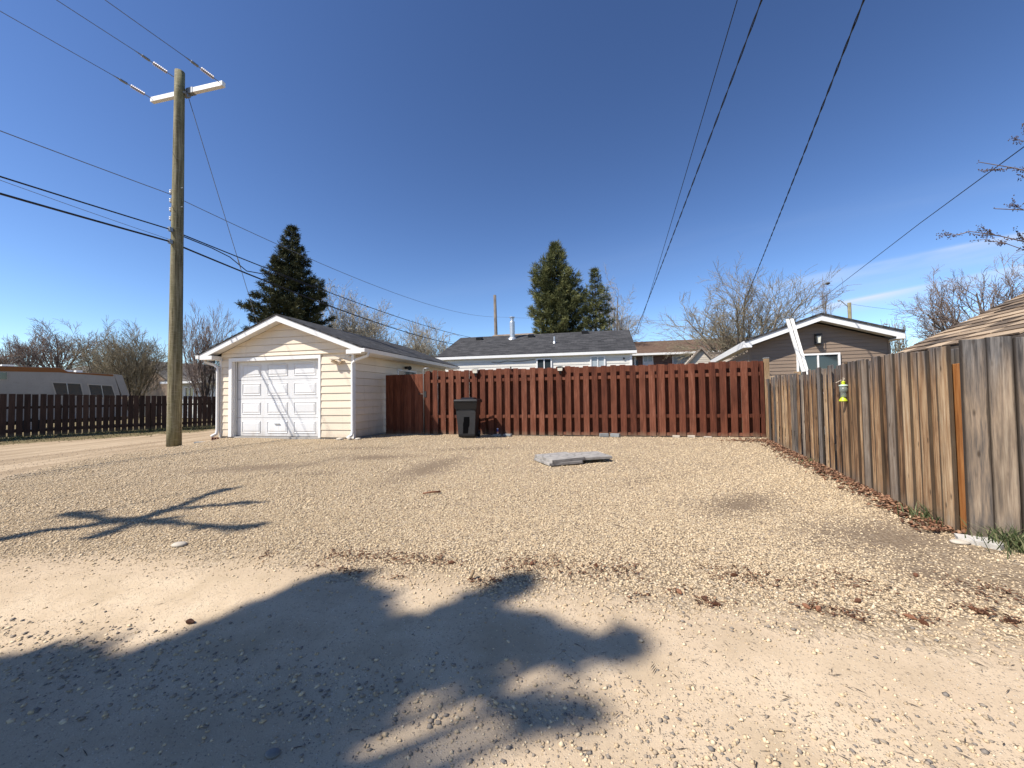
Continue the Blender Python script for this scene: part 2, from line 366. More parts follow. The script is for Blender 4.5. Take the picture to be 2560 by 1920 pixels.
# ------------------------------------------------------------------ the ground
PADLINE = np.array([(-9.6, 30), (-9.2, 16), (-8.7, 12.2), (-8.35, 10.9), (-8.2, 9.6), (-8.4, 8.24), (-8.0, 6.8), (-7.5, 5.64), (-7.0, 4.4), (-6.2, 3.4), (-5.0, 2.95),
                    (-3.68, 2.82), (-2.86, 2.85), (-1.63, 2.72), (-.98, 2.5), (.26, 2.25), (1.25, 2.03), (1.85, 1.83), (2.6, 1.62), (4.2, 1.2), (30, -6)])
def padside(x, y):                      # signed distance to the edge of the gravel pad, positive on the pad
    x = np.asarray(x, float); y = np.asarray(y, float); best = np.full(x.shape, 1e9); sgn = np.ones(x.shape)
    for (ax_, ay_), (bx_, by_) in zip(PADLINE[:-1], PADLINE[1:]):
        dx, dy = bx_-ax_, by_-ay_; t = np.clip(((x-ax_)*dx+(y-ay_)*dy)/(dx*dx+dy*dy), 0, 1)
        d = np.hypot(x-ax_-t*dx, y-ay_-t*dy); s = np.sign(dx*(y-ay_)-dy*(x-ax_)); m = d < best
        best = np.where(m, d, best); sgn = np.where(m, s, sgn)
    return best*sgn
def sm(t): t = np.clip(t, 0, 1); return t*t*(3-2*t)
_wv = [(nrs.uniform(.5, 3.2), nrs.uniform(0, 6.28), nrs.uniform(0, 6.28)) for _ in range(14)]
def hz(x, y):
    x = np.asarray(x, float); y = np.asarray(y, float); s = padside(x, y)
    drop = .07 + .13*sm((y-3)/3.0)*sm((-5.5-x)/2.0)
    z = -drop*sm(-s/1.0)
    n = sum(np.sin(k*(x*math.cos(a)+y*math.sin(a))+p)/(.6+k) for k, a, p in _wv)
    far = np.clip((28-np.hypot(x, y))/10, 0, 1)
    sdl = (x+16.94)*.795-(y-12.73)*.607; z = z+.15*sm((1.1-sdl)/1.0)*(x < -9)
    return z + .006*n*far
def H(x, y): return float(hz(np.array([x]), np.array([y]))[0])
gx = np.unique(np.concatenate([np.array([-900, -500, -260, -140, -90, -60, -42, -32, -25]), np.arange(-20, 9.01, .11), np.array([10, 12, 15, 20, 28, 40, 60, 90, 150, 260, 500, 900])]))
gy = np.unique(np.concatenate([np.array([-600, -250, -120, -60, -35, -20, -12, -7, -4, -2, -1]), np.arange(-.5, 15.01, .11), np.array([16, 18, 21, 25, 31, 40, 55, 80, 120, 200, 350, 600, 1100])]))
GX, GY = np.meshgrid(gx, gy); GZ = hz(GX, GY); nxg, nyg = len(gx), len(gy)
Vg = np.stack([GX.ravel(), GY.ravel(), GZ.ravel()], 1)
ii = (np.arange(nyg-1)[:, None]*nxg + np.arange(nxg-1)[None, :]).ravel()
Tg = np.concatenate([np.stack([ii, ii+1, ii+nxg+1], 1), np.stack([ii, ii+nxg+1, ii+nxg], 1)])
S = padside(Vg[:, 0], Vg[:, 1])
def blob(cx, cy, rx, ry, a=0.0):
    dx, dy = Vg[:, 0]-cx, Vg[:, 1]-cy; c_, s_ = math.cos(a), math.sin(a)
    return np.clip(1-np.hypot((dx*c_+dy*s_)/rx, (-dx*s_+dy*c_)/ry), 0, 1)
soil = np.zeros(len(Vg))
for b_ in ((-1.3, 6.2, .5, 1.6, -.3), (-2.6, 7.3, 1.2, .5, .2), (-.9, 8.2, 1.3, .35, .1), (2.9, 3.0, .9, .7, .3), (3.3, 2.1, 1.1, .5, -.3), (2.3, 3.9, .9, .4, .5), (-2.9, 5.7, .6, .3, 0), (-4.2, 6.4, 1.5, .5, 0.2), (2.6, 2.4, .5, .3, 0), (-3.4, 8.6, 1.2, .3, 0), (1.9, 5.2, .9, .25, .4)): soil = np.maximum(soil, blob(*b_))
for cx, cy in zip(np.linspace(6.0, 3.6, 14), np.linspace(9.0, 3.2, 14)): soil = np.maximum(soil, blob(cx-.12, cy, .34, .6, 0)*1.2)
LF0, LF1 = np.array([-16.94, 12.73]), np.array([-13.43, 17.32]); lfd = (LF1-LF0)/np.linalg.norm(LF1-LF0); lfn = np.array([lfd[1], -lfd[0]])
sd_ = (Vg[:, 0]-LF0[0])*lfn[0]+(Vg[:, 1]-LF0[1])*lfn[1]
grass = sm((1.9-sd_)/1.7)  # dark earth and grass along the pickets, partly standing in for their shade
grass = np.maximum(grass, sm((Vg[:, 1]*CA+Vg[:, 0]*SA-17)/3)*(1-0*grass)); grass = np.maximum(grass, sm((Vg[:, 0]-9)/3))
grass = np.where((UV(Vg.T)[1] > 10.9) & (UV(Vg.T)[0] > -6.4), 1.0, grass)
stony = np.zeros(len(Vg))
for b_ in ((-1.7, 1.75, 1.0, .35, -.15), (.3, 1.42, 1.1, .33, -.15), (-2.4, 2.0, .9, .2, -.1), (1.3, 1.3, .7, .25, -.1)): stony = np.maximum(stony, blob(*b_))
def ground_mat():
    m = mat('gravel_and_dirt', (.4, .3, .2), .95, 0, .12); t = NT(m); v = t.coord('Object')
    big = t.noise(v, .55, 5); mid = t.noise(v, 3.0, 5); fine = t.noise(v, 38, 4, .7); grit = t.noise(v, 190, 3, .7)
    # packed dirt of the lane
    d = t.ramp(mid, [(.3, (.40, .31, .205)), (.55, (.515, .405, .28)), (.75, (.57, .46, .325))])
    d = t.mix(t.math('MULTIPLY', t.ramp(big, [(.4, (0, 0, 0)), (.7, (1, 1, 1))]), .45), d, (.40, .30, .21))
    d = t.mix(t.math('MULTIPLY', t.ramp(fine, [(.56, (0, 0, 0)), (.72, (1, 1, 1))]), .5), d, (.24, .18, .125))
    d = t.mix(t.math('MULTIPLY', t.ramp(grit, [(.60, (0, 0, 0)), (.72, (1, 1, 1))]), .55), d, (.20, .155, .12))
    d = t.mix(t.math('MULTIPLY', t.ramp(grit, [(.26, (1, 1, 1)), (.36, (0, 0, 0))]), .5), d, (.72, .63, .50))
    v2 = t.n('ShaderNodeTexVoronoi'); v2.inputs['Scale'].default_value = 125; t.l(v, v2.inputs['Vector'])
    r2_ = t.n('ShaderNodeSeparateColor'); t.l(v2.outputs['Color'], r2_.inputs[0])
    gm_ = t.math('MULTIPLY', t.ramp(v2.outputs['Distance'], [(.22, (1, 1, 1)), (.42, (0, 0, 0))]), t.math('GREATER_THAN', t.math('ADD', r2_.outputs[1], t.math('MULTIPLY', t.math('SUBTRACT', mid, .5), 1.2)), .62))
    d = t.mix(t.math('MULTIPLY', gm_, .8), d, t.ramp(r2_.outputs[0], [(.05, (.13, .12, .12)), (.35, (.30, .24, .18)), (.7, (.58, .48, .35)), (1, (.70, .62, .50))]))
    ruts = t.noise(t.mapping(v, (.25, 2.6, 1)), 1.0, 4); ruts2 = t.noise(t.mapping(v, (2.2, .22, 1)), 1.0, 4)
    d = t.mix(t.math('MULTIPLY', t.ramp(ruts, [(.46, (0, 0, 0)), (.62, (1, 1, 1))]), .22), d, (.36, .27, .18))
    d = t.mix(t.math('MULTIPLY', t.attr('side'), .55), d, (.37, .285, .19))
    d = t.mix(t.math('MULTIPLY', t.math('MULTIPLY', t.ramp(ruts2, [(.40, (0, 0, 0)), (.6, (1, 1, 1))]), t.attr('side')), .85), d, (.27, .20, .13))
    # round gravel of the pad
    vo = t.n('ShaderNodeTexVoronoi'); vo.inputs['Scale'].default_value = 56; t.l(v, vo.inputs['Vector'])
    vr = t.n('ShaderNodeSeparateColor'); t.l(vo.outputs['Color'], vr.inputs[0])
    g = t.ramp(vr.outputs[0], [(.03, (.20, .155, .11)), (.2, (.38, .285, .18)), (.6, (.50, .39, .255)), (.92, (.62, .51, .36)), (1.0, (.30, .26, .22))])
    edge = t.ramp(vo.outputs['Distance'], [(.42, (0, 0, 0)), (.72, (1, 1, 1))])
    g = t.mix(t.math('MULTIPLY', edge, .85), g, (.12, .085, .055))
    g = t.mix(t.math('MULTIPLY', t.ramp(mid, [(.5, (0, 0, 0)), (.72, (1, 1, 1))]), .35), g, (.42, .32, .21))
    so_ = t.math('MULTIPLY', t.math('ADD', t.attr('soil'), t.math('MULTIPLY', t.math('SUBTRACT', mid, .5), .8)), 1.3, True)
    g = t.mix(t.math('MULTIPLY', t.math('MULTIPLY', so_, t.math('GREATER_THAN', t.attr('soil'), .01)), .75), g, (.17, .125, .085))
    pe = t.math('ADD', t.attr('pad'), t.math('MULTIPLY', t.math('SUBTRACT', fine, .5), .5))
    pe = t.math('ADD', pe, t.math('MULTIPLY', t.math('SUBTRACT', mid, .5), .9))
    pm = t.ramp(pe, [(.40, (0, 0, 0)), (.62, (1, 1, 1))])
    c = t.mix(pm, d, g)
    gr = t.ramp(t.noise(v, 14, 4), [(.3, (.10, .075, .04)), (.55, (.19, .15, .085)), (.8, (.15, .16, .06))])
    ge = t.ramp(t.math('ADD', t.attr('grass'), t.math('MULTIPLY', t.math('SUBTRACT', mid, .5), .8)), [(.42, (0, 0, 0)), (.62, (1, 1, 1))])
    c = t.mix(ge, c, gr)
    t.col(c)
    hp = t.math('MULTIPLY', t.math('SUBTRACT', 1.0, vo.outputs['Distance']), pm)
    h = t.math('ADD', t.math('MULTIPLY', hp, 1.3), t.math('ADD', t.math('ADD', t.math('MULTIPLY', fine, .35), t.math('MULTIPLY', gm_, .30)), t.math('MULTIPLY', grit, .28)))
    t.bump(h, .75, .012); return m
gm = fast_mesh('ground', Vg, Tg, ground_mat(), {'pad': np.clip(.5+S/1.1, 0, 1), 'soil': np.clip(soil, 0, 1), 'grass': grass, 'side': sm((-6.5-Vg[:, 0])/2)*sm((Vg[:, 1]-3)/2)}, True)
ground = tag(link('ground', gm), kind='structure')

# loose stones: real pebbles, thinning out with distance
_t = (1+5**.5)/2
ICO = np.array([(-1,_t,0),(1,_t,0),(-1,-_t,0),(1,-_t,0),(0,-1,_t),(0,1,_t),(0,-1,-_t),(0,1,-_t),(_t,0,-1),(_t,0,1),(-_t,0,-1),(-_t,0,1)])/math.hypot(1,_t)
ICF = np.array([(0,11,5),(0,5,1),(0,1,7),(0,7,10),(0,10,11),(1,5,9),(5,11,4),(11,10,2),(10,7,6),(7,1,8),(3,9,4),(3,4,2),(3,2,6),(3,6,8),(3,8,9),(4,9,5),(2,4,11),(6,2,10),(8,6,7),(9,8,1)])
OCT = np.array([(1, 0, 0), (.25, .95, .1), (-.85, .5, -.1), (-.8, -.55, .1), (.3, -.95, -.1), (0, 0, .95), (0, 0, -.95)], float)
OCF = np.array([(i, (i+1) % 5, 5) for i in range(5)]+[((i+1) % 5, i, 6) for i in range(5)])
def pebbles(name, X, Y, size, material, tone, sink=.35):
    size = np.minimum(size, .0125 if name == 'lane_stones' else .024)
    n = len(X); sx = size*nrs.uniform(.8, 1.35, n); sy = size*nrs.uniform(.7, 1.1, n); sz = size*nrs.uniform(.45, .8, n); a = nrs.uniform(0, 6.283, n)
    P = OCT[None]*np.stack([sx, sy, sz], 1)[:, None, :]*nrs.uniform(.8, 1.2, (n, 7, 1))
    tl = nrs.uniform(-.35, .35, n)[:, None]; zt = P[..., 2]+tl*P[..., 0]
    x = P[..., 0]*np.cos(a)[:, None]-P[..., 1]*np.sin(a)[:, None]; y = P[..., 0]*np.sin(a)[:, None]+P[..., 1]*np.cos(a)[:, None]
    Z = hz(X, Y)+sz*(1-sink*2)
    V = np.stack([x+X[:, None], y+Y[:, None], zt+Z[:, None]], 2).reshape(-1, 3)
    T = (OCF[None]+7*np.arange(n)[:, None, None]).reshape(-1, 3)
    return tag(link(name, fast_mesh(name, V, T, material, {'tone': np.repeat(tone, 7)}, True)), kind='stuff')
def pebmat():
    m = mat('pebble_stone', (.5, .4, .3), .85, 0, .2); t = NT(m)
    c = t.ramp(t.attr('tone'), [(0, (.12, .115, .115)), (.1, (.24, .20, .16)), (.22, (.41, .305, .19)), (.55, (.55, .425, .27)), (.9, (.68, .56, .39)), (1, (.76, .68, .53))])
    c = t.mix(t.math('MULTIPLY', t.noise(t.coord(), 70, 3), .3), c, (.42, .33, .23)); t.col(c); return m
PEB = pebmat()
def scatter(x0, x1, y0, y1, dens):
    n = int((x1-x0)*(y1-y0)*dens); return nrs.uniform(x0, x1, n), nrs.uniform(y0, y1, n)
RFA, RFB = np.array([6.09, 9.15]), np.array([3.483, 2.95])
def inplot(X, Y):
    k = (X < RFB[0]+(Y-RFB[1])*(RFA[0]-RFB[0])/(RFA[1]-RFB[1])-.06) | (Y < 2.7)
    u, v = UV((X, Y)); k &= ~((v > 10.68) & (u > -6.6)); k &= ~((v > 9.36) & (u < -6.45) & (u > -11.1)); return k
XS, YS, ZS = [], [], []
for x0, x1, y0, y1, dn, sz in ((-5.4, 3.6, 1.6, 3.9, 4700, .0062), (-7.6, 4.3, 3.9, 5.6, 2050, .0080), (-9, 5.3, 5.6, 8.0, 800, .0102), (-9.2, 6.3, 8.0, 11.6, 330, .0125)):
    X, Y = scatter(x0, x1, y0, y1, dn); s_ = padside(X, Y); keep = (s_+nrs.normal(0, .16, len(X)) > .0) & inplot(X, Y) & (nrs.rand(len(X)) < .93)
    for cx, cy, rx, ry, a in ((-1.3, 6.2, .5, 1.6, -.3), (-2.6, 7.3, 1.2, .5, .2), (2.9, 3.0, .9, .7, .3), (3.3, 2.1, 1.1, .5, -.3), (2.3, 3.9, .9, .4, .5), (-4.2, 6.4, 1.5, .5, .2)):
        dx, dy = X-cx, Y-cy; q_ = np.hypot((dx*math.cos(a)+dy*math.sin(a))/rx, (-dx*math.sin(a)+dy*math.cos(a))/ry); keep &= (q_ > nrs.uniform(.1, 1.15, len(X)))
    X, Y = X[keep], Y[keep]; XS.append(X); YS.append(Y); ZS.append(sz*np.exp(nrs.normal(0, .28, len(X))))
X, Y, Z_ = map(np.concatenate, (XS, YS, ZS))
pebbles('gravel', X, Y, Z_, PEB, np.clip(.10+.86*nrs.beta(2.2, 2.2, len(X))-.12*(nrs.rand(len(X)) < .06), 0, 1))
# stray stones of the lane, grey and tan, in drifts
XS, YS = [], []
for cx, cy, rx, ry, a, n in ((-1.7, 1.72, 1.0, .30, -.15, 1100), (.35, 1.40, 1.1, .30, -.15, 1700), (1.5, 1.25, .8, .3, -.1, 700), (-2.4, 2.0, .9, .18, -.1, 440), (-.7, 1.55, .6, .25, 0, 320), (1.2, 1.9, 1.0, .16, -.2, 280)):
    t_ = nrs.normal(0, .5, (n, 2)); XS.append(cx+t_[:, 0]*rx*math.cos(a)-t_[:, 1]*ry*math.sin(a)); YS.append(cy+t_[:, 0]*rx*math.sin(a)+t_[:, 1]*ry*math.cos(a))
n = 4200; XS.append(nrs.uniform(-5, 3.2, n)); YS.append(nrs.uniform(.9, 2.9, n)); n2 = 7000; XS.append(nrs.uniform(-12, -6, n2)); YS.append(nrs.uniform(3, 13, n2))
X, Y = np.concatenate(XS), np.concatenate(YS); k = padside(X, Y) < .1; X, Y = X[k], Y[k]; m_ = len(X)
big_ = np.arange(len(k))[k] < 4540
pebbles('lane_stones', X, Y, np.where(big_, .0050, np.where(X < -5.5, .0075, .0024))*np.exp(nrs.normal(0, .48, m_)), PEB, np.clip(np.where(nrs.rand(m_) < .34, nrs.uniform(0, .12, m_), nrs.uniform(.15, .85, m_)), 0, 1))

def slivers(name, pts, material, lmin, lmax, wid, flat_=.6, lift=.012, tone=None, curl=0.0):
    """small bent leaves, bark chips, twigs: two-triangle blades and thin prisms lying about"""
    V, T, A = [], [], []
    for x, y in pts:
        L = rnd.uniform(lmin, lmax); a = rnd.uniform(0, 6.28); w = wid*rnd.uniform(.6, 1.4); z = H0(x, y)+lift*rnd.uniform(.2, 1.3); p = rnd.uniform(-flat_, flat_)
        d = np.array([math.cos(a), math.sin(a), p*.5]); nrm = np.array([-math.sin(a), math.cos(a), rnd.uniform(-flat_, flat_)]); c = np.array([x, y, z]); b = len(V)
        up = np.array([0, 0, curl*L*rnd.uniform(.3, 1)+w*.35])
        V += [c-d*L/2, c-nrm*w/2+up, c+nrm*w/2+up, c+d*L/2, c-up*.2]; tn = rnd.random() if tone is None else tone()
        A += [tn]*5; T += [(b, b+1, b+2), (b+1, b+3, b+2), (b, b+4, b+1), (b, b+2, b+4), (b+1, b+4, b+3), (b+2, b+3, b+4)]
    return tag(link(name, fast_mesh(name, np.array(V), np.array(T), material, {'tone': np.array(A)})), kind='stuff')
_hc = {}
def H0(x, y):
    k = (round(x, 1), round(y, 1))
    if k not in _hc: _hc[k] = H(*k)
    return _hc[k]
pts = []
for _ in range(1500):                   # litter along the foot of the weathered fence
    t_ = rnd.random()**.8; o_ = abs(rnd.gauss(0, .13))+.02; p = RFA+(RFB-RFA)*t_; nn = np.array([-.9218, .3876]); pts.append(tuple(p+nn*o_))
for _ in range(160): pts.append((rnd.gauss(5.6, .35), rnd.gauss(8.95, .2)))
slivers('leaf_litter', pts, LEAFM, .03, .085, .026, .7, .02, curl=.15)
pts = []
for _ in range(1700):                    # the brown line where the pad meets the lane
    t_ = rnd.random(); xx = -1.8+4.6*t_; yy_ = 2.78-.42*max(0, t_-.15)*1.35-.15*t_+rnd.gauss(0, .05+.05*t_)
    if math.sin(xx*5.1)+math.sin(xx*9.7+1)+rnd.random() > .2: pts.append((xx, yy_))
for px, py in ((850, 1440), (880, 1446), (790, 1430), (1130, 1420), (1190, 1472), (1240, 1466), (1000, 1460), (1600, 1505), (1690, 1492), (1760, 1515), (1790, 1526), (2020, 1528), (2045, 1535), (2130, 1552), (2150, 1566), (2110, 1545), (2290, 1560), (2330, 1572), (2430, 1536), (2450, 1545), (2490, 1560), (2530, 1570)):
    g = flat(px, py, -.03)
    for _ in range(20): pts.append((g.x+rnd.gauss(0, .045), g.y+rnd.gauss(0, .022)))
slivers('debris_line', pts, LEAFM, .012, .04, .008, .4, .012, curl=.1)
pts = [(rnd.uniform(-4.5, 3.2), rnd.uniform(1.1, 3.4)) for _ in range(420)] + [(rnd.uniform(.2, 3.2), rnd.uniform(1.2, 2.3)) for _ in range(420)] + [(rnd.uniform(-6, 4), rnd.uniform(3.4, 8)) for _ in range(300)]
slivers('scattered_twigs', pts, TWIGDRY, .012, .055, .0030, .15, .005)
# ------------------------------------------------------------------ cream garage
VG, UL, UR, UC = 9.385, -11.03, -6.53, -8.78
GEND, ZE, OH = 16.0, 2.42, .30
pitch = (3.53-2.50)/2.69
gar = thing('garage', 'cream sided single garage with a white panelled roller door and black shingle roof', 'garage', W(UL, VG, 0), -GA)
GWID = UR-UL
def lu(u): return u-UL                      # grid -> garage's own x
m = MB(); m.box(-.02, GWID+.02, .02, GEND-VG, -.35, .03); m.build('foundation', CONC, gar)
m = MB(); m.box(.03, GWID-.03, .05, .06, 0, 0.001)
core = MB(); core.hexa([(.01, .03, .03), (lu(-10.62), .03, .03), (lu(-10.62), .14, .03), (.01, .14, .03), (.01, .03, 2.45), (lu(-10.62), .03, 2.45), (lu(-10.62), .14, 2.45), (.01, .14, 2.45)])
core.hexa([(lu(-7.62), .03, .03), (GWID-.01, .03, .03), (GWID-.01, .14, .03), (lu(-7.62), .14, .03), (lu(-7.62), .03, 2.45), (GWID-.01, .03, 2.45), (GWID-.01, .14, 2.45), (lu(-7.62), .14, 2.45)])
core.box(lu(-10.62), lu(-7.62), .03, .14, 2.28, 2.45)
core.box(GWID-.13, GWID-.01, .14, GEND-VG-.02, .03, 2.45); core.box(.01, .13, .14, GEND-VG-.02, .03, 2.45); core.box(.13, GWID-.13, GEND-VG-.14, GEND-VG-.02, .03, 2.45)
zc = lambda u: 3.36-(abs(u-UC))*pitch      # underside of the gable at u
core.prism([(lu(UL)+.02, 2.45), (lu(UR)-.02, 2.45), (lu(UC), zc(UC)-.02)], .03, .14, lambda t, a, b: (a, t, b))
core.build('wall', CREAM, gar)
def lap(parent, x0b, x1b, x0t, x1t, z0, z1, y=0.0, name='siding_board', material=CREAM, th=.021):
    b = MB(); b.hexa([(x0b, y-th, z0+.006), (x1b, y-th, z0+.006), (x1b, y+.02, z0+.006), (x0b, y+.02, z0+.006), (x0t, y-.003, z1), (x1t, y-.003, z1), (x1t, y+.02, z1), (x0t, y+.02, z1)])
    return b.build(name, material, parent)
HP = .205
for i in range(11):
    z0 = .04+i*HP; z1 = min(z0+HP, 2.38)
    lap(gar, .035, lu(-10.72), .035, lu(-10.72), z0, z1); lap(gar, lu(-7.555), GWID-.05, lu(-7.555), GWID-.05, z0, z1)
    if z0 < 2.25:
        b = MB(); b.hexa([(GWID+.026, .05, z0+.007), (GWID+.026, GEND-VG, z0+.007), (GWID-.005, GEND-VG, z0+.007), (GWID-.005, .05, z0+.007), (GWID+.003, .05, z1), (GWID+.003, GEND-VG, z1), (GWID-.005, GEND-VG, z1), (GWID-.005, .05, z1)]); b.build('siding_board', CREAM, gar)
z0 = 2.385
for i in range(6):
    z1 = z0+HP if i else 2.5
    h0, h1 = (zc(UC)-z0)/pitch, (zc(UC)-z1)/pitch
    if h1 < .02: h1 = .02; z1 = min(z1, zc(UC)-.01)
    a0, a1 = max(lu(UC)-h0, .03), min(lu(UC)+h0, GWID-.03); c0, c1 = max(lu(UC)-h1, .03), min(lu(UC)+h1, GWID-.03)
    lap(gar, a0, a1, c0, c1, z0, z1); z0 = z1
    if z0 > zc(UC)-.05: break
# corner trims, fascia, soffit, roof
for x in (0.0, GWID):
    b = MB(); sx = 1 if x == 0 else -1
    b.box(min(x-.022*sx, x+.05*sx), max(x-.022*sx, x+.05*sx), -.024, .06, .02, 2.40); b.build('corner_trim', WHITE, gar)
RH = .44+2.25                                  # half width of the roof
zr = 3.50; ze = zr-RH*pitch
for sgn in (-1, 1):
    xe = lu(UC)+sgn*RH; xr = lu(UC)
    y0, y1 = -OH, GEND-VG+.3
    L = math.hypot(RH, zr-ze)
    b = MB(); b.box(-.02, y1-y0+.02, -.03, L+.0, 0, .035)      # own frame: x along the eave, y up the slope
    o = b.build('roof', ASPHB, gar)
    M_ = Matrix(((0, -sgn*RH/L, -sgn*-(zr-ze)/L, xe+sgn*.0), (1, 0, 0, y0), (0, (zr-ze)/L, RH/L, ze), (0, 0, 0, 1)))
    M_.col[2] = Vector((sgn*(zr-ze)/L, 0, RH/L, 0)); o.matrix_local = M_
    b = MB()                                   # rake fascia
    b.hexa([(xe, y0-.0, ze-.15), (xr, y0, zr-.17), (xr, y0+.025, zr-.17), (xe, y0+.025, ze-.15), (xe, y0, ze-.005), (xr, y0, zr-.005), (xr, y0+.025, zr-.005), (xe, y0+.025, ze-.005)] if sgn < 0 else
           [(xr, y0, zr-.17), (xe, y0, ze-.15), (xe, y0+.025, ze-.15), (xr, y0+.025, zr-.17), (xr, y0, zr-.005), (xe, y0, ze-.005), (xe, y0+.025, ze-.005), (xr, y0+.025, zr-.005)])
    b.build('fascia', WHITE, gar)
    b = MB()                                   # raked soffit
    b.quad((xe, y0+.026, ze-.12), (xr, y0+.026, zr-.13), (xr, .0, zr-.13), (xe, .0, ze-.12)); b.quad((xe, .0, ze-.10), (xr, .0, zr-.11), (xr, y0+.026, zr-.11), (xe, y0+.026, ze-.10))
    b.build('soffit', WHITE, gar)
    xi = lu(UR) if sgn > 0 else 0.0
    b = MB(); b.box(min(xe, xi-sgn*.02), max(xe, xi-sgn*.02), y0-.004, -.002, ze-.15, ze-.10+.06); 
    b.box(min(xe-sgn*.0, xi), max(xe-sgn*.0, xi), 0.0, y1-.02, ze-.13, ze-.10); b.build('eave_box', WHITE, gar)
    b = MB(); g0 = xe; pr = [(0, 0), (.09, 0), (.125, .10), (.115, .10), (.085, .015), (.012, .015), (.012, .10), (0, .10)]
    b.prism([(g0+sgn*a, ze-.12+z) for a, z in pr], y0-.02, y1, lambda t, a, z: (a, t, z)); b.box(min(g0, g0+sgn*.11), max(g0, g0+sgn*.11), y0-.024, y0-.02, ze-.12, ze-.02)
    b.build('gutter', WHITE, gar)
    xd = (GWID+.02) if sgn > 0 else -.02
    b = MB(); yd = -.075
    b.tube([(g0+sgn*.06, .02-.1, ze-.10), (g0+sgn*.05, -.08, ze-.20), (xd+sgn*.12, yd-.0, ze-.30), (xd+sgn*.0, yd, ze-.38), (xd, yd, ze-.48), (xd, yd, .22), (xd-sgn*.0, yd-.03, .12), (xd+sgn*.0-.06, yd-.14, .05)], .042, 8)
    b.build('downspout', WHITE, gar, True)
# roller door in its frame
DL, DR, DT = lu(-10.60), lu(-7.63), 2.26
b = MB(); b.box(DL-.11, DL, -.03, .01, .03, DT+.10); b.build('door_trim', WHITE, gar)
b = MB(); b.box(DR, DR+.07, -.03, .01, .03, DT+.10); b.build('door_trim', WHITE, gar)
b = MB(); b.box(DL, DR, -.031, .01, DT, DT+.10); b.build('door_trim', WHITE, gar)
b = MB(); b.box(DL-.02, DL, .01, .17, .03, DT+.02); b.box(DR, DR+.02, .01, .17, .03, DT+.02); b.box(DL, DR, .01, .17, DT, DT+.02); b.box(DL, DL+.035, .03, .05, .03, DT); b.box(DL, DL+.05, .075, .095, .03, DT); b.build('door_jamb', WHITE, gar)
door = MB(); door.box(DL, DR, .16, .18, .03, .035); door = door.build('garage_door', DOORW, gar)
sh = (DT-.03)/4
for r_ in range(4):
    z0 = .03+r_*sh
    b = MB(); b.box(DL+.002, DR-.002, .13, .165, z0+.004, z0+sh-.004); b.build('door_section', DOORW, door)
    for f0, f1 in ((.075, .30), (.377, .615), (.685, .935)):
        x0, x1 = DL+f0*(DR-DL), DL+f1*(DR-DL); a0, a1 = z0+.10, z0+sh-.10
        rings = [(0, .1295), (.016, .114), (.034, .1285), (.070, .115)]; b = MB()
        for k, (ins, y_) in enumerate(rings): b.v += [(x0+ins, y_, a0+ins), (x1-ins, y_, a0+ins), (x1-ins, y_, a1-ins), (x0+ins, y_, a1-ins)]
        for k in range(3):
            for e in range(4): b.f.append((k*4+e, k*4+(e+1) % 4, k*4+4+(e+1) % 4, k*4+4+e))
        b.f.append((12, 13, 14, 15)); b.build('door_panel', DOORW, door)
b = MB(); b.box(DL, DR, .12, .135, .028, .045); b.build('bottom_seal', BLACKP, door)
b = MB(); hx_ = (DL+DR)/2; b.box(hx_-.09, hx_+.09, .085, .10, .40, .42); b.box(hx_-.09, hx_-.07, .10, .13, .40, .42); b.box(hx_+.07, hx_+.09, .10, .13, .40, .42); b.build('handle', STEEL, door)
# twin floodlight, sensor, red tag, window on the side, camera
b = MB(); lx, lz = lu(-6.98), 2.13
b.lathe([(.05, 0), (.055, .02), (.05, .03)], (lx, -.05, lz)); b.box(lx-.04, lx+.04, -.06, -.01, lz-.06, lz+.02)
lamp = b.build('floodlight', CREAM, gar)
b = MB(); b.tube([(lx-.06, -.06, lz-.02), (lx-.13, -.16, lz+.05)], [.035, .06], 10); b.build('lamp_head', CREAM, lamp)
b = MB(); b.tube([(lx+.06, -.06, lz-.02), (lx+.12, -.17, lz+.05)], [.035, .06], 10); b.build('lamp_head', CREAM, lamp)
b = MB(); b.box(lx-.17, lx+.15, -.20, -.05, lz+.06, lz+.10); b.build('lamp_hood', CREAM, lamp)
b = MB(); b.lathe([(.03, 0), (.035, .02), (.0, .03)], (GWID-.12, -.04, 2.28)); b.build('security_camera', GALV, gar)
b = MB(); b.box(-.115, -.03, -.03, .06, 1.50, 1.66); b.build('meter_box', RED, gar)
b = MB(); b.box(GWID+.018, GWID+.03, 2.35, 3.75, 1.5, 2.09); wdo = b.build('window', WHITE, gar)
b = MB(); b.box(GWID+.031, GWID+.034, 2.42, 3.68, 1.55, 2.03); b.build('pane', GLASS, wdo)
b = MB(); b.tube([(GWID+.02, 2.9, 2.16), (GWID+.13, 2.85, 2.16)], .05, 10); b.tube([(GWID+.12, 2.9, 2.16), (GWID+.26, 2.75, 2.13)], [.035, .075], 10); b.build('lamp_head', BLACKM, gar)

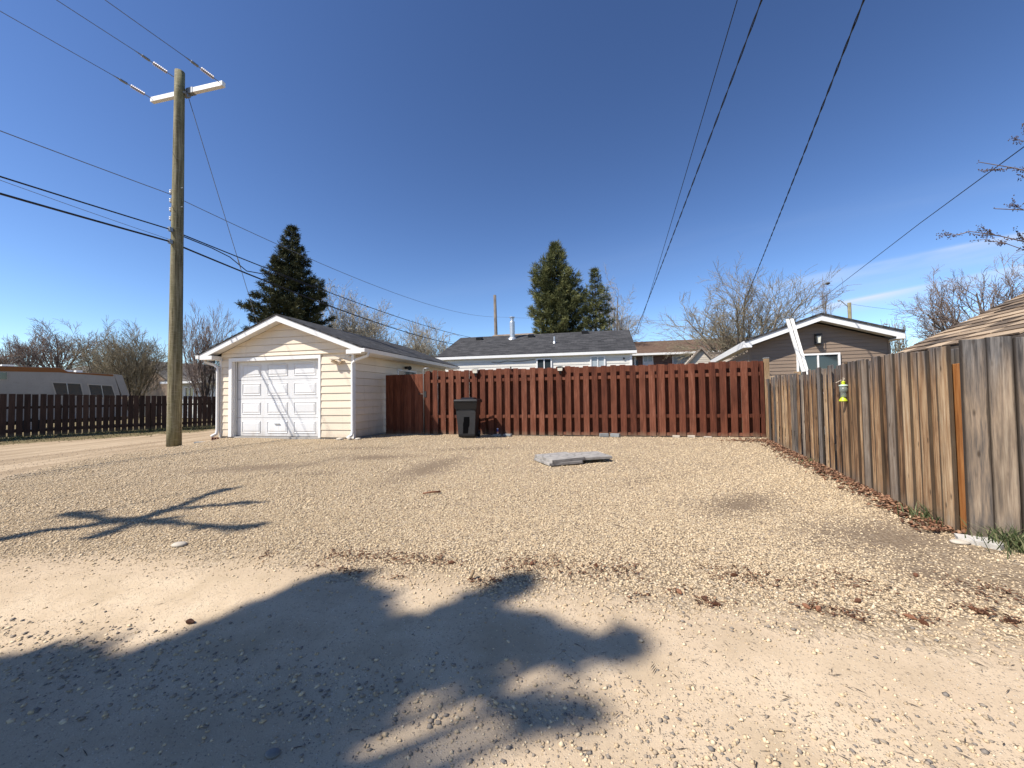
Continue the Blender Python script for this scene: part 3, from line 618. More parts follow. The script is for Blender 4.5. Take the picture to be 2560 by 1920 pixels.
# ------------------------------------------------------------------ red board fence, its gate
VF = 10.76; FL, FR = -4.96, 4.075
fen = thing('red_fence', 'long red brown stained board on board fence across the back of the gravel', 'fence', W(FL, VF, 0), -GA)
FW = FR-FL; PB = .245
posts = [0.02, 1.53, 3.985, 6.56, FW-.03]
for z_ in (.50, 1.55):
    for a_, b_ in zip(posts[:-1], posts[1:]):
        b = MB(); b.box(a_+.046, b_-.046, -.05, .03, z_, z_+.088); b.build('rail', REDW, fen)
for a_, b_ in zip(posts[2:-1], posts[3:]):
    b = MB(); b.box(a_+.046, b_-.046, -.05, .03, .03, .11); b.build('rail', REDW, fen)
for p in posts: board('post', .088, .088, 1.93, REDW, fen, (p, .0, -.02))
x = .02; xs = []
while x < FW-.03: xs.append(x); x += PB
for i, x in enumerate(xs):
    hgt = 1.885+rnd.uniform(-.02, .02)+ (.0 if x < 4 else .008)
    board('front_board', .150, .018, round(hgt, 2), REDW, fen, (x+rnd.uniform(-.006, .006), -.062-rnd.uniform(0, .004), .02), (0, rnd.uniform(-.004, .004), rnd.uniform(-.015, .015)))
    if x+PB/2 < FW-.06: board('back_board', .165, .018, round(hgt-.01, 2), REDW, fen, (x+PB/2+rnd.uniform(-.006, .006), .048+rnd.uniform(0, .003), .02), (0, rnd.uniform(-.004, .004), 0))
def solar_lamp(px_, body):
    b = MB(); b.box(px_-.075, px_+.075, -.17, .0, 1.885, 1.905); o = b.build('fence_lamp', body, fen)
    b = MB(); b.hexa([(px_-.06, -.15, 1.80), (px_+.06, -.15, 1.80), (px_+.06, -.06, 1.80), (px_-.06, -.06, 1.80), (px_-.07, -.165, 1.883), (px_+.07, -.165, 1.883), (px_+.07, -.06, 1.883), (px_-.07, -.06, 1.883)]); b.build('lamp_lens', LENSW, o)
    b = MB(); b.box(px_-.03, px_+.03, -.10, -.058, 1.72, 1.80); b.build('bracket', BLACKP, o)
    b = MB(); b.hexa([(px_-.07, -.17, 1.91), (px_+.07, -.17, 1.91), (px_+.07, .02, 1.93), (px_-.07, .02, 1.93), (px_-.07, -.17, 1.918), (px_+.07, -.17, 1.918), (px_+.07, .02, 1.94), (px_-.07, .02, 1.94)]); b.build('solar_panel', GLASS, o)
solar_lamp(1.53, LENSW); solar_lamp(3.985, BLACKP)
b = MB(); b.box(2.55, 2.58, -.02, .02, 1.9, 1.97); b.build('bracket', BLACKM, fen)

ga0, ga1 = W(-6.46, 10.93), W(-5.02, 10.77); gd = ga1-ga0; gl = gd.length
gate = thing('red_gate', 'red stained solid board gate between cream garage and red fence, in shade', 'gate', (ga0.x, ga0.y, 0), math.atan2(gd.y, gd.x))
k = 11; bw = gl/k
for i in range(k): board('gate_board', round(bw-.006, 3), .02, 1.83, REDW, gate, (bw*(i+.5), rnd.uniform(-.003, .003), .0))
for z_ in (.35, 1.45):
    b = MB(); b.box(.02, gl-.02, .012, .05, z_, z_+.09); b.build('rail', REDW, gate)
b = MB(); b.tube([(gl-.06, -.05, .05), (gl-.06, -.05, 1.98), (gl-.02, -.05, 1.99), (gl+.12, -.05, 1.99)], .018, 8); b.build('latch_pole', STEEL, gate, True)
b = MB(); b.tube([(gl-.26, -.04, 1.22), (gl+.06, -.06, 1.22)], .012, 8); b.box(gl-.03, gl+.05, -.09, -.03, 1.12, 1.30); b.build('latch', BLACKM, gate)

# ------------------------------------------------------------------ weathered fence on the right
ang = math.atan2(RFA[1]-RFB[1], RFA[0]-RFB[0]); RFL = float(np.hypot(*(RFA-RFB)))
rf = thing('weathered_fence', 'grey and amber weathered board fence running along the right of the gravel', 'fence', (RFB[0], RFB[1], 0), ang)
for z_ in (.30, 1.16):
    b = MB(); b.box(.05, RFL, -.02, .018, z_, z_+.088); b.build('rail', WEATHL, rf)
for p in (2.28, 4.6, RFL-.05): board('post', .09, .09, 1.5, POSTW, rf, (p, -.068, 0))
x = .145; i = 0
while x < 2.28:
    board('board', .162, .018, round(1.475+rnd.uniform(-.022, .018), 2), WEATH, rf, (x, (.030 if i % 2 else .047)+rnd.uniform(0, .006), .0), (0, rnd.uniform(-.0035, .0035), rnd.uniform(-.05, .05))); x += .139; i += 1
while x < RFL-.02:
    w_ = rnd.choice((.088, .088, .10, .138)); off = .030 if i % 2 == 0 else -.034; i += 1
    board('board', w_, .018, round(1.465+rnd.uniform(-.05, .04), 2), WEATH if rnd.random() < .72 else WEATHL, rf, (x+w_/2, off+rnd.uniform(0, .01), rnd.uniform(-.02, .01)), (0, rnd.uniform(-.016, .016), rnd.uniform(-.09, .09))); x += w_+rnd.uniform(.0, .018)
board('corner_post', .115, .05, 1.345, ORANGEW, rf, (.05, .0, -.02))
# the short return at the near corner, square to it
rd = math.radians(-21.0); rr = thing('weathered_fence_return', 'wide grey boards of the short fence panel facing the lane at right edge', 'fence', (RFB[0]+.0, RFB[1]-.03, 0), rd)
x = .005
for i in range(9):
    board('board', .140, .019, round(1.485+rnd.uniform(-.012, .010), 2), WEATHR, rr, (x, -.02, .02), (0, rnd.uniform(-.004, .004), 0)); x += .1445 + (.006 if i == 1 else 0)
for z_ in (.25, 1.22):
    b = MB(); b.box(.02, 1.3, -.008, .03, z_, z_+.088); b.build('rail', WEATHL, rr)
board('post', .09, .09, 1.5, POSTW, rr, (1.28, .077, 0))
board('gap_board', .22, .05, 1.46, WEATHL, rf, (.25, -.10, 0))  # dark board added behind the corner gap to keep bright sky out
npst = thing('fence_post', 'bare wooden post at the corner where red fence meets weathered fence', 'post', (*W(FR+.085, VF-.02)[:2], 0), -GA)
board('timber', .10, .10, 1.97, POSTW, npst, (0, 0, 0)); board('cap', .11, .11, .02, BRICKM, npst, (0, 0, 1.971))

# ------------------------------------------------------------------ dark picket fence on the left
lfa = math.atan2(lfd[1], lfd[0])
ext0, ext1 = -6.0, 9.6
lf = thing('picket_fence', 'dark brown picket fence with gapped pickets along the left side lane', 'fence', (LF0[0], LF0[1], -.2), lfa)
x = ext0; LFL = float(np.linalg.norm(LF1-LF0))
while x < ext1:
    hgt = 1.585-.18*(x/LFL)*.8 + rnd.uniform(-.012, .012) if x < LFL*1.3 else 1.40+rnd.uniform(-.012, .012)
    board('picket', .14, .02, round(hgt-.13, 2), DARKW, lf, (x, -.03, .18), (0, rnd.uniform(-.012, .012), 0)); x += .168
for z_ in (.32, 1.12):
    b = MB(); b.box(ext0, ext1, -.018, .02, z_, z_+.085); b.build('rail', DARKW, lf)
x = ext0
while x < ext1+.1: board('post', .09, .09, 1.25, DARKW, lf, (x+.07, .066, 0)); x += 2.4
# ------------------------------------------------------------------ utility pole and its lines
PX, PY = -9.898, 11.265
pole = thing('utility_pole', 'tall greenish brown wooden utility pole with white crossarm at the left of the garage', 'pole', (PX, PY, -.2), -GA)
b = MB(); n_ = 14; b.tube([(.027*i/n_, 0, -.2+11.42*i/n_) for i in range(n_+1)], [.178-.055*i/n_ for i in range(n_+1)], 20); b.build('shaft', POLEM, pole, True)
b = MB(); b.box(-1.37, 1.37, .145, .255, 10.62, 10.76); arm = b.build('crossarm', WHITE, pole); arm.location = (.10, -.04, 0)
b = MB(); b.box(.14, .38, .095, .225, 10.605, 10.775); b.box(.02, .2, .0, .2, 10.54, 10.60); b.tube([(.2, .1, 10.56), (.24, .1, 10.46)], .03, 8); b.build('arm_bracket', STEEL, pole)
def disc_string(p0, d, parent):
    b = MB(); d = Vector(d).normalized(); p0 = Vector(p0); b.tube([p0, p0+d*.95], .012, 6); b.tube([p0+d*.62, p0+d*.80], .035, 6); b.tube([p0+d*.80, p0+d*.95], [.02, .012], 6)
    o = b.build('insulator', STEEL, parent)
    s = MB()
    for i in range(8): q_ = p0+d*(.20+.045*i); s.tube([q_-d*.014, q_, q_+d*.014], [.02, .052, .02], 10)
    s.build('shed_disc', PINKG, o); return p0+d*.95
ends = []
ldir = Vector((-.03, -1, -.06))
for lx_, ly_, lz_ in ((-1.20, .09, 10.70), (.03, -.17, 10.92), (1.40, .09, 10.70)): ends.append(pole_pt := disc_string((lx_, ly_, lz_), ldir, pole))
for k in range(4):
    b = MB(); z_ = 7.52-.27*k; b.lathe([(.036, 0), (.04, .025), (.024, .036), (.024, .054), (.04, .065), (.036, .09)], (-.205, -.03, z_), 12); o = b.build('spool_insulator', PORC, pole, True)
    b = MB(); b.tube([(-.205, -.03, z_-.03), (-.205, -.03, z_+.12)], .012, 6); b.tube([(-.225, -.03, z_-.025), (-.13, -.03, z_-.025)], .01, 6); b.build('clevis', STEEL, o)
for z_ in (7.62, 7.05):
    b = MB(); b.tube([(.14, -.03, z_), (.25, -.03, z_)], .012, 6); b.build('bolt', STEEL, pole)
for z_ in (6.33, 5.97):
    b = MB(); b.box(-.02, .06, -.24, -.15, z_-.06, z_+.06); b.build('cable_clamp', STEEL, pole)
def pw(p): return Vector((PX, PY, -.2))+Vector((p[0]*CA+p[1]*SA, -p[0]*SA+p[1]*CA, p[2]))
def sag(a, b_, s, n=24):
    a, b_ = Vector(a), Vector(b_); return [a.lerp(b_, i/n)-Vector((0, 0, s*4*(i/n)*(1-i/n))) for i in range(n+1)]
def wire(name, pts, r, material, label, group=None, seg=5, cat='wire'):
    b = MB(); b.tube(pts, r, seg); o = b.build(name, material, None, True); return tag(o, label, cat, group)
E2 = Vector((SA, CA, 0))
lab = ['thin bare line from the left end of the white crossarm', 'thin bare line fixed to the utility pole top above the crossarm', 'thin bare line from the right end of the white crossarm']
for e_, l_ in zip(ends, lab):
    a = pw(e_); wire('power_line', sag(a, a-E2*42+Vector((-1.0, 0, -.6)), .95, 40), .009, WIREG, l_, 'three bare lines at the crossarm')
# neutral wire, two communication cables
nl = pw((-.26, -.05, 7.5))
far_p = at(1232, 792, 40)
wire('power_line', sag(nl, nl-E2*40+Vector((-.5, 0, -.8)), .9, 40)[::-1]+sag(nl, far_p, .85, 40)[1:], .011, WIREG, 'thin wire on the white spool insulators, sagging past the spruce')
cabs = []
for (zL, lab_, r_, p_end) in ((6.33, 'upper black cable clamped to the utility pole, with a drip loop', .019, at(1190, 846, 38)), (5.97, 'lower thick black cable clamped to the utility pole', .027, at(1145, 862, 34))):
    a = pw((-.0, -.23, zL))
    pts = sag(a, a-E2*38+Vector((.4, 0, -.6)), .75, 40)[::-1]+sag(a, p_end, .40, 44)[1:]
    wire('overhead_cable', pts, r_, WIRE, lab_, 'black cables along the side lane', 6)
    if zL > 6:
        q_ = sag(a, p_end, .40, 44); k = [p+Vector((0, 0, -.05-(.36*math.exp(-((i-4.3)/1.0)**2)))) for i, p in enumerate(q_[:14])]
        wire('drip_loop', k[0:10], .017, WIRE, 'slack loop hanging under the upper black cable beside the utility pole')
    else:
        b_ = [p+Vector((0, 0, .06)) for p in sag(a, a-E2*6, .05, 8)]; wire('messenger_wire', b_, .006, WIREG, 'thin steel strand just above the lower black cable, left of the pole')
g0 = pw((.24, .10, 10.46)); g1 = flat(640, 1010, .9)
gp = at(641, 800, 15.5); gdir = (gp-g0); ge = g0+gdir*(10.3/ -gdir.z if gdir.z < -1 else 1.4)
gy_ = wire('guy_wire', [g0.lerp(ge, i/10) for i in range(11)], .010, WIREG, 'guy wire slanting from the crossarm bracket down behind the cream garage')
b = MB(); q0, q1 = g0.lerp(ge, .375), g0.lerp(ge, .41); b.tube([q0, q0.lerp(q1, .5), q1], [.014, .022, .012], 8); b.build('guy_insulator', STEEL, gy_)

def twisted(name, a, b_, s, r, tw, amp, label):
    pts = sag(a, b_, s, 260); m = MB(); L = (Vector(b_)-Vector(a)).length
    for k in range(2):
        q_ = []
        for i, p in enumerate(pts):
            w = 2*math.pi*(i/260*L/tw)+k*math.pi; q_.append(p+Vector((math.cos(w)*amp, .2*math.sin(w)*amp, math.sin(w)*amp)))
        m.tube(q_, r, 4)
    o = m.build(name, WIRE, None, True); return tag(o, label, 'wire', 'house drop lines crossing the sky')
def overhead(far, px, sg):               # the pole end behind us of a line seen leaving the top of the view at px
    p = at(px, 0, 6.0)+Vector((0, 0, sg*.95)); return far+(p-far)*((far.y+6.0)/(far.y-p.y))
hc = at(1594, 835, 23.2)
wire('drop_line', sag(overhead(hc, 1843, .12), hc, .12, 60), .0085, WIRE, 'thin straight drop line, leftmost of those crossing the sky to the black roofed house', 'house drop lines crossing the sky')
hd = at(1586, 838, 23.0)
twisted('drop_line', overhead(hd, 1904, .18), hd, .18, .009, .95, .011, 'twisted drop line just right of the thin straight one, to the black roofed house')
he = at(1840, 805, 26)
twisted('drop_line', overhead(he, 2160, .25), he, .25, .010, .95, .012, 'twisted drop line descending in front of the large bare tree')
wire('drop_line', [at(2640, 310, 6.4), at(2560, 367, 7.2), at(2300, 558, 11), at(2010, 781, 24)], .010, WIRE, 'straight black line slanting at the right, above the tan shingle roof', 'house drop lines crossing the sky')
# wooden post far behind, street lamp pole, the lines between
fp = at(1243, 850, 40); ft = at(1237, 738, 40)
fpo = thing('distant_pole', 'distant bare wooden pole above the black roof, left of the metal chimney', 'pole', (fp.x, fp.y, -.1))
b = MB(); b.tube([(0, 0, 0), (ft.x-fp.x, 0, ft.z+.1)], [.23, .15], 10); b.build('shaft', BARKG, fpo, True)
lp = at(2126, 830, 42); lt = at(2123, 757, 42)
slp = thing('street_lamp', 'street lamp arm on a short wooden pole above the brown garage roof', 'street lamp', (lp.x, lp.y, -.1))
b = MB(); b.tube([(0, 0, 0), (lt.x-lp.x, 0, lt.z+.1)], [.2, .17], 10); b.build('shaft', POLEM, slp, True)
a_ = at(2120, 767, 42)-Vector((lp.x, lp.y, -.1)); e_ = at(2101, 751, 42)-Vector((lp.x, lp.y, -.1)); f_ = at(2094, 752, 42)-Vector((lp.x, lp.y, -.1))
b = MB(); b.tube([a_, e_], .045, 8); b.build('lamp_arm', GALV, slp); b = MB(); b.tube([e_, e_.lerp(f_, .5), f_], [.06, .13, .07], 8); b.build('lamp_head', GALV, slp)
wire('power_line', sag(far_p, at(1900, 798, 41), .25, 30)+sag(at(1900, 798, 41), lt+Vector((0, 0, -.2)), .05, 8)[1:], .010, WIREG, 'faint far line low in the sky between the distant pole and the lamp pole')
wire('power_line', sag(lt+Vector((0, 0, -.1)), at(2290, 778, 44), .12, 10), .013, WIRE, 'short line leaving the street lamp pole towards the far right tree')
# ------------------------------------------------------------------ buildings behind
def roof_slab(parent, name, material, p00, p10, p01, th=.10):
    """a roof plane: p00-p10 along the eave, p01 up the slope above p00 (all in the parent's frame)"""
    p00, p10, p01 = map(Vector, (p00, p10, p01)); ex = (p10-p00); Lx = ex.length; ex.normalize(); ey = p01-p00; Ly = ey.length; ey.normalize(); ez = ex.cross(ey)
    b = MB(); b.box(0, Lx, 0, Ly, -th, 0); o = b.build(name, material, parent)
    M_ = Matrix.Identity(4)
    for r_ in range(3): M_[r_][0], M_[r_][1], M_[r_][2], M_[r_][3] = ex[r_], ey[r_], ez[r_], p00[r_]
    o.matrix_local = M_; return o
def window(parent, x0, x1, y, z0, z1, frame=WHITE, glass=GLASS, div=1, fw=.07, blind=None):
    b = MB(); b.box(x0, x1, y-.05, y, z0, z0+fw); b.box(x0, x1, y-.05, y, z1-fw, z1); b.box(x0, x0+fw, y-.05, y, z0+fw, z1-fw); b.box(x1-fw, x1, y-.05, y, z0+fw, z1-fw)
    for i in range(div): c = x0+(x1-x0)*(i+1)/(div+1); b.box(c-fw*.4, c+fw*.4, y-.045, y, z0+fw, z1-fw)
    o = b.build('window', frame, parent)
    for i in range(div+1):
        a, c = x0+(x1-x0)*i/(div+1), x0+(x1-x0)*(i+1)/(div+1); b = MB(); b.box(a+fw*.5, c-fw*.5, y-.012, y-.006, z0+fw*.6, z1-fw*.6); b.build('pane', (blind if blind and i == div else glass), o)
    return o
# --- white house, black roof
HU0, HU1, HV = -8.75, 2.0, 20.0
hs = thing('white_house', 'low white sided house with long black shingle roof and metal chimney behind the red fence', 'house', W(HU0, HV, 0), -GA)
HL = HU1-HU0; ZEV, ZRG, RV = 3.36, 5.04, 4.1
b = MB(); b.box(.35, HL-.25, .16, 7.8, 0, ZEV-.02); b.prism([(.16, ZEV-.02), (7.8, ZEV-.02), (RV, ZRG-.12)], .35, HL-.25, lambda t, a, z: (t, a, z)); b.build('wall', OFFW, hs)
for i in range(8):
    z0 = .9+i*.30; lap(hs, .33, HL-.33, .33, HL-.33, z0, min(z0+.30, 3.25), .14, 'siding_board', OFFW, .018)
b = MB(); b.box(HL-.33, HL-.22, .11, .24, .2, 3.25); b.build('corner_trim', WHITE, hs)
roof_slab(hs, 'roof', ASPHB, (0, 0, ZEV), (HL, 0, ZEV), (0, RV, ZRG)); roof_slab(hs, 'roof', ASPHB, (HL, 2*RV, ZEV), (0, 2*RV, ZEV), (HL, RV, ZRG))
b = MB(); b.box(.0, HL, -.07, .0, ZEV-.18, ZEV-.04); b.build('gutter', WHITE, hs)
b = MB(); b.box(.02, HL-.02, .0, .15, ZEV-.20, ZEV-.17); b.build('soffit', WHITE, hs)
def on_roof(px, py):                       # where that sight line meets the front roof plane, in the house's frame
    d = ray(px, py); s_ = (ZRG-ZEV)/RV; dv = d.x*SA+d.y*CA
    t = (ZEV-s_*HV-ZC)/(d.z-s_*dv); p = Vector((0, 0, ZC))+d*t; u, v = UV(p); return (u-HU0, v-HV, p.z)
c_ = on_roof(1281, 846); b = MB(); b.lathe([(.16, -.2), (.16, 1.02), (.15, 1.05), (.10, 1.06), (.10, 1.20), (.12, 1.22), (.12, 1.28), (.17, 1.30), (.17, 1.34), (.02, 1.38)], c_, 16); ch = b.build('chimney', GALV, hs, False)
b = MB(); b.lathe([(.30, -.12), (.26, .0), (.19, .05)], c_, 16); b.build('flashing', GALV, ch)
for px, py in ((1199, 849), (1328, 842), (1462, 833)):
    p = on_roof(px, py); b = MB(); b.hexa([(p[0]-.16, p[1]-.16, p[2]-.12), (p[0]+.16, p[1]-.16, p[2]-.12), (p[0]+.16, p[1]+.2, p[2]+.06), (p[0]-.16, p[1]+.2, p[2]+.06), (p[0]-.20, p[1]-.22, p[2]+.10), (p[0]+.20, p[1]-.22, p[2]+.10), (p[0]+.16, p[1]+.14, p[2]+.2), (p[0]-.16, p[1]+.14, p[2]+.2)]); b.build('roof_vent', BLACKM, hs)
p = on_roof(1386, 857); b = MB(); b.tube([(p[0], p[1], p[2]-.1), (p[0], p[1], p[2]+.36)], .05, 10); b.tube([(p[0], p[1], p[2]-.1), (p[0], p[1], p[2]+.06)], [.12, .07], 10); b.build('vent_pipe', GALV, hs)
wy = .118
(a0, z1), (a1, _) = onv(1341, 896, HV+.14), onv(1380, 894, HV+.14); window(hs, a0-HU0, a1-HU0, wy, 1.7, z1, div=1)
(a0, z1), (a1, _) = onv(1475, 890, HV+.14), onv(1513, 888, HV+.14); window(hs, a0-HU0, a1-HU0, wy, 1.7, z1, div=1, glass=GLASSB)
b = MB(); b.tube([(HL-.62, .12, 2.95), (HL-.62, .05, 2.93)], .045, 8); b.build('wall_lamp', BLACKM, hs)
b = MB(); b.box(HL+.0, HL+.10, .5, .62, 2.62, 2.86); b.build('wall_lamp', BLACKM, hs)
# cable tacked under the eave
b = MB(); q_ = [(3.2, .10, 2.98), (3.6, .10, 2.93), (4.1, .10, 3.02), (4.6, .10, 2.96), (5.1, .10, 3.0), (5.6, .10, 3.06)]; b.tube(q_, .012, 5); b.build('loose_cable', BLACKM, hs)

# --- hip roofed tan house further back
g_ = thing('tan_roof_house', 'house showing only its tan brown shingle roof above the black roof', 'house', W(-13.2, 33, 0), -GA)
b = MB(); b.box(.5, 13.5, .5, 8.5, 0, 4.5); b.build('wall', BEIGE, g_)
b = MB(); e = 4.6; t_ = 7.35
b.v += [(0, 0, e), (14, 0, e), (14, 9, e), (0, 9, e), (3.2, 4.5, t_), (12.5, 4.5, t_)]; b.f += [(0, 1, 5, 4), (1, 2, 5), (2, 3, 4, 5), (3, 0, 4), (3, 2, 1, 0)]; b.build('roof', ASPHT, g_)

# --- two-storey brick block with brown roof
bu, bz = onv(1576, 884, 40.0); bk = thing('brick_apartment', 'brown roofed brick apartment block with wide windows behind the fence, right of the white house', 'building', W(bu-2.0, 40, 0), -GA)
BL = 17.0; ez_ = bz; rz_ = onv(1700, 850, 44.5)[1]
b = MB(); b.box(.3, BL-.3, .6, 9.0, 0, ez_-.05); b.build('wall', BRICKW, bk)
roof_slab(bk, 'roof', ASPHR, (0, 0, ez_), (BL, 0, ez_), (0, 4.5, rz_)); roof_slab(bk, 'roof', ASPHR, (BL, 9, ez_), (0, 9, ez_), (BL, 4.5, rz_))
b = MB(); b.box(0, BL, -.12, 0, ez_-.22, ez_-.02); b.build('gutter', WHITE, bk); b = MB(); b.box(.02, BL-.02, 0, .6, ez_-.25, ez_-.2); b.build('soffit', BEIGE, bk)
for (pa, pb, pt, pbm, dv_, gl_) in ((1606, 1633, 886, 906, 1, GLASSB), (1680, 1725, 882, 915, 1, GLASSB), (1584, 1591, 887, 925, 0, GLASS)):
    (a0, z1), (a1, z0) = onv(pa, pt, 40.6), onv(pb, pbm, 40.6); window(bk, a0-bu+2.0, a1-bu+2.0, .58, z0, z1, div=dv_, glass=gl_, fw=.10)
(a0, z1), (a1, z0) = onv(1607, 905, 40.5), onv(1634, 915, 40.5); b = MB(); b.box(a0-bu+2.0, a1-bu+2.0, .5, .6, z0-.6, z1); b.build('window_panel', WHITE, bk)

# --- small beige cottage end
cb_ = thing('beige_cottage', 'small beige sided gable with tan shingles between brick block and brown garage', 'house', at(1792, 940, 27).to_2d().to_3d(), -R(20))
zt = at(1759, 866, 27).z
b = MB(); b.box(-2.1, .0, 0, 5, 0, 3.2); b.prism([(-2.1, 3.2), (.0, 3.2), (-.95, zt-.05)], 0, 5, lambda t, a, z: (a, t, z)); b.build('wall', BEIGE, cb_)
for i in range(7):
    z0 = 2.9+.16*i; hw = min(1.05, (zt-.05-z0)/(zt-3.25)*1.05); b = MB(); b.box(-1.0-hw, -1.0+hw, -.03, .0, z0, z0+.14); b.build('siding_board', BEIGE, cb_)
roof_slab(cb_, 'roof', ASPHT, (.25, -.25, 2.95), (.25, 9, 2.95), (-.95, -.25, zt)); roof_slab(cb_, 'roof', ASPHT, (-2.2, 9, 3.0), (-2.2, -.25, 3.0), (-.95, 9, zt))
b = MB(); b.box(-.95, 6, 1.2, 1.3, 2.2, zt-.9); b.build('wall', BEIGE, cb_); roof_slab(cb_, 'roof', ASPHT, (-.95, 1.0, zt-1.45), (6, 1.0, zt-1.45), (-.95, 4.0, zt-.02))

# --- brown (taupe) garage with white fascia
A2 = R(20.0); C2, S2 = math.cos(A2), math.sin(A2)
def on2(px, py, q_):                       # plane facing us at distance q along the turned axis
    d = ray(px, py); t = q_/(d.x*S2+d.y*C2); p = Vector((0, 0, ZC))+d*t; return (p.x*C2-p.y*S2, p.z)
QB = 15.0; QF = QB-.42
up, zp = on2(2053, 785, QF); uR, zR = on2(2263, 829, QF); uL, zL2 = on2(1860, 848, QF)
uwR = on2(2222, 860, QB)[0]; uwL = on2(1873, 880, QB)[0]
bg_ = thing('taupe_garage', 'taupe brown sided garage with white fascia and black lamp behind the weathered fence', 'garage', (uwL*C2+QB*S2, -uwL*S2+QB*C2, 0), -A2)
X2 = lambda u: u-uwL
pit = (zp-zR)/(uR-up); W2 = uwR-uwL; xc = X2(up)
b = MB(); b.box(0, W2, 0, 7, 0, 2.5); ztop = lambda x: zp-.22-abs(x-xc)*pit
b.prism([(0, 2.5), (W2, 2.5), (W2, ztop(W2)), (xc, ztop(xc)), (0, ztop(0))], 0, .15, lambda t, a, z: (a, t, z)); b.build('wall', TAUPE, bg_)
z0 = .9
while z0 < ztop(xc)-.05:
    z1 = z0+.115; x0 = max(.02, xc-(ztop(xc)-z0)/pit); x1 = min(W2-.02, xc+(ztop(xc)-z0)/pit); x0t = max(.02, xc-(ztop(xc)-z1)/pit); x1t = min(W2-.02, xc+(ztop(xc)-z1)/pit)
    if z1 > ztop(xc): x0t = x1t = xc; z1 = ztop(xc)
    lap(bg_, x0, x1, x0t, x1t, z0, z1, -.002, 'siding_board', TAUPE, .016)
    if z0 < 2.45:
        b = MB(); b.hexa([(-.016, .03, z0), (-.016, 7, z0), (.02, 7, z0), (.02, .03, z0), (-.003, .03, z1), (-.003, 7, z1), (.02, 7, z1), (.02, .03, z1)]); b.build('siding_board', TAUPE, bg_)
    z0 = z0+.115
for x in (0, W2): b = MB(); b.box(x-.03, x+.06 if x == 0 else x+.03, -.03, .05, .2, 2.6); b.build('corner_trim', TAUPE, bg_)
xe_r, xe_l = X2(uR), X2(uL)
for sgn, xe in ((1, xe_r), (-1, xe_l)):
    zev = zp-abs(xe-xc)*pit
    o = roof_slab(bg_, 'roof', ASPHB, (xe, -.45 if sgn > 0 else 7.3, zev+.04), (xe, 7.3 if sgn > 0 else -.45, zev+.04), (xc, -.45 if sgn > 0 else 7.3, zp+.04), .06)
    b = MB(); x0, x1, za, zb = (xc, xe, zp, zev) if sgn > 0 else (xe, xc, zev, zp)
    b.hexa([(x0, -.42, za-.20), (x1, -.42, zb-.20), (x1, -.395, zb-.20), (x0, -.395, za-.20), (x0, -.42, za-.025), (x1, -.42, zb-.025), (x1, -.395, zb-.025), (x0, -.395, za-.025)]); b.build('fascia', WHITE, bg_)
    b = MB(); b.quad((x0, -.394, za-.16), (x1, -.394, zb-.16), (x1, 0, zb-.16), (x0, 0, za-.16)); b.quad((x0, 0, za-.14), (x1, 0, zb-.14), (x1, -.394, zb-.14), (x0, -.394, za-.14)); b.build('soffit', WHITE, bg_)
    xi = W2 if sgn > 0 else 0
    b = MB(); b.box(min(xe, xi+.0), max(xe, xi+.0), -.424, -.40, zev-.20, zev-.06); b.box(min(xe, xi), max(xe, xi), -.4, 7, zev-.20, zev-.17); b.build('eave_box', WHITE, bg_)
    b = MB(); b.box(xe-.02, xe+.02, -.42, 7.25, zev-.20, zev+.01) if sgn < 0 else b.box(xe-.015, xe+.015, -.40, 7.25, zev-.19, zev+.01); b.build('fascia', WHITE, bg_)
lx_, lz_ = on2(2046, 848, QB-.1); lx_ = X2(lx_)
b = MB(); b.box(lx_-.08, lx_+.08, -.03, .0, lz_-.16, lz_+.18); wl_ = b.build('wall_lamp', BLACKM, bg_)
b = MB(); b.box(lx_-.075, lx_+.075, -.19, -.03, lz_+.14, lz_+.17); b.box(lx_-.075, lx_+.075, -.19, -.03, lz_-.16, lz_-.13)
for sx in (-1, 1):
    for yy_ in (-.185, -.04): b.box(lx_+sx*.07-.007, lx_+sx*.07+.007, yy_-.007, yy_+.007, lz_-.13, lz_+.14)
b.build('cage', BLACKM, wl_); b = MB(); b.hexa([(lx_-.04, -.14, lz_-.12), (lx_+.04, -.14, lz_-.12), (lx_+.04, -.06, lz_-.12), (lx_-.04, -.06, lz_-.12), (lx_-.055, -.155, lz_+.1), (lx_+.055, -.155, lz_+.1), (lx_+.055, -.05, lz_+.1), (lx_-.055, -.05, lz_+.1)]); b.build('lamp_lens', LENSW, wl_)
(a0, z1), (a1, _) = on2(1990, 886, QB-.03), on2(2099, 884, QB-.03); window(bg_, X2(a0), X2(a1), -.03, z1-1.3, z1, div=1, fw=.055)

# --- shed roof with tan shingles on the right
A3 = R(20.97); D3 = Vector((math.sin(A3), math.cos(A3), 0)); N3 = Vector((math.cos(A3), -math.sin(A3), 0))
ZS = 1.86; e0 = flat(2548, 833, ZS); shd = thing('tan_roof_shed', 'shed with tan brown shingle roof rising behind the weathered fence at the far right', 'shed', (e0.x, e0.y, 0), math.pi/2-A3)
# own frame: x away along the eave, y towards us (left) ; the roof rises towards -y
far_e = flat(2248, 880, ZS); XL = min((far_e-e0.xyz).length*1.22, 7.0)
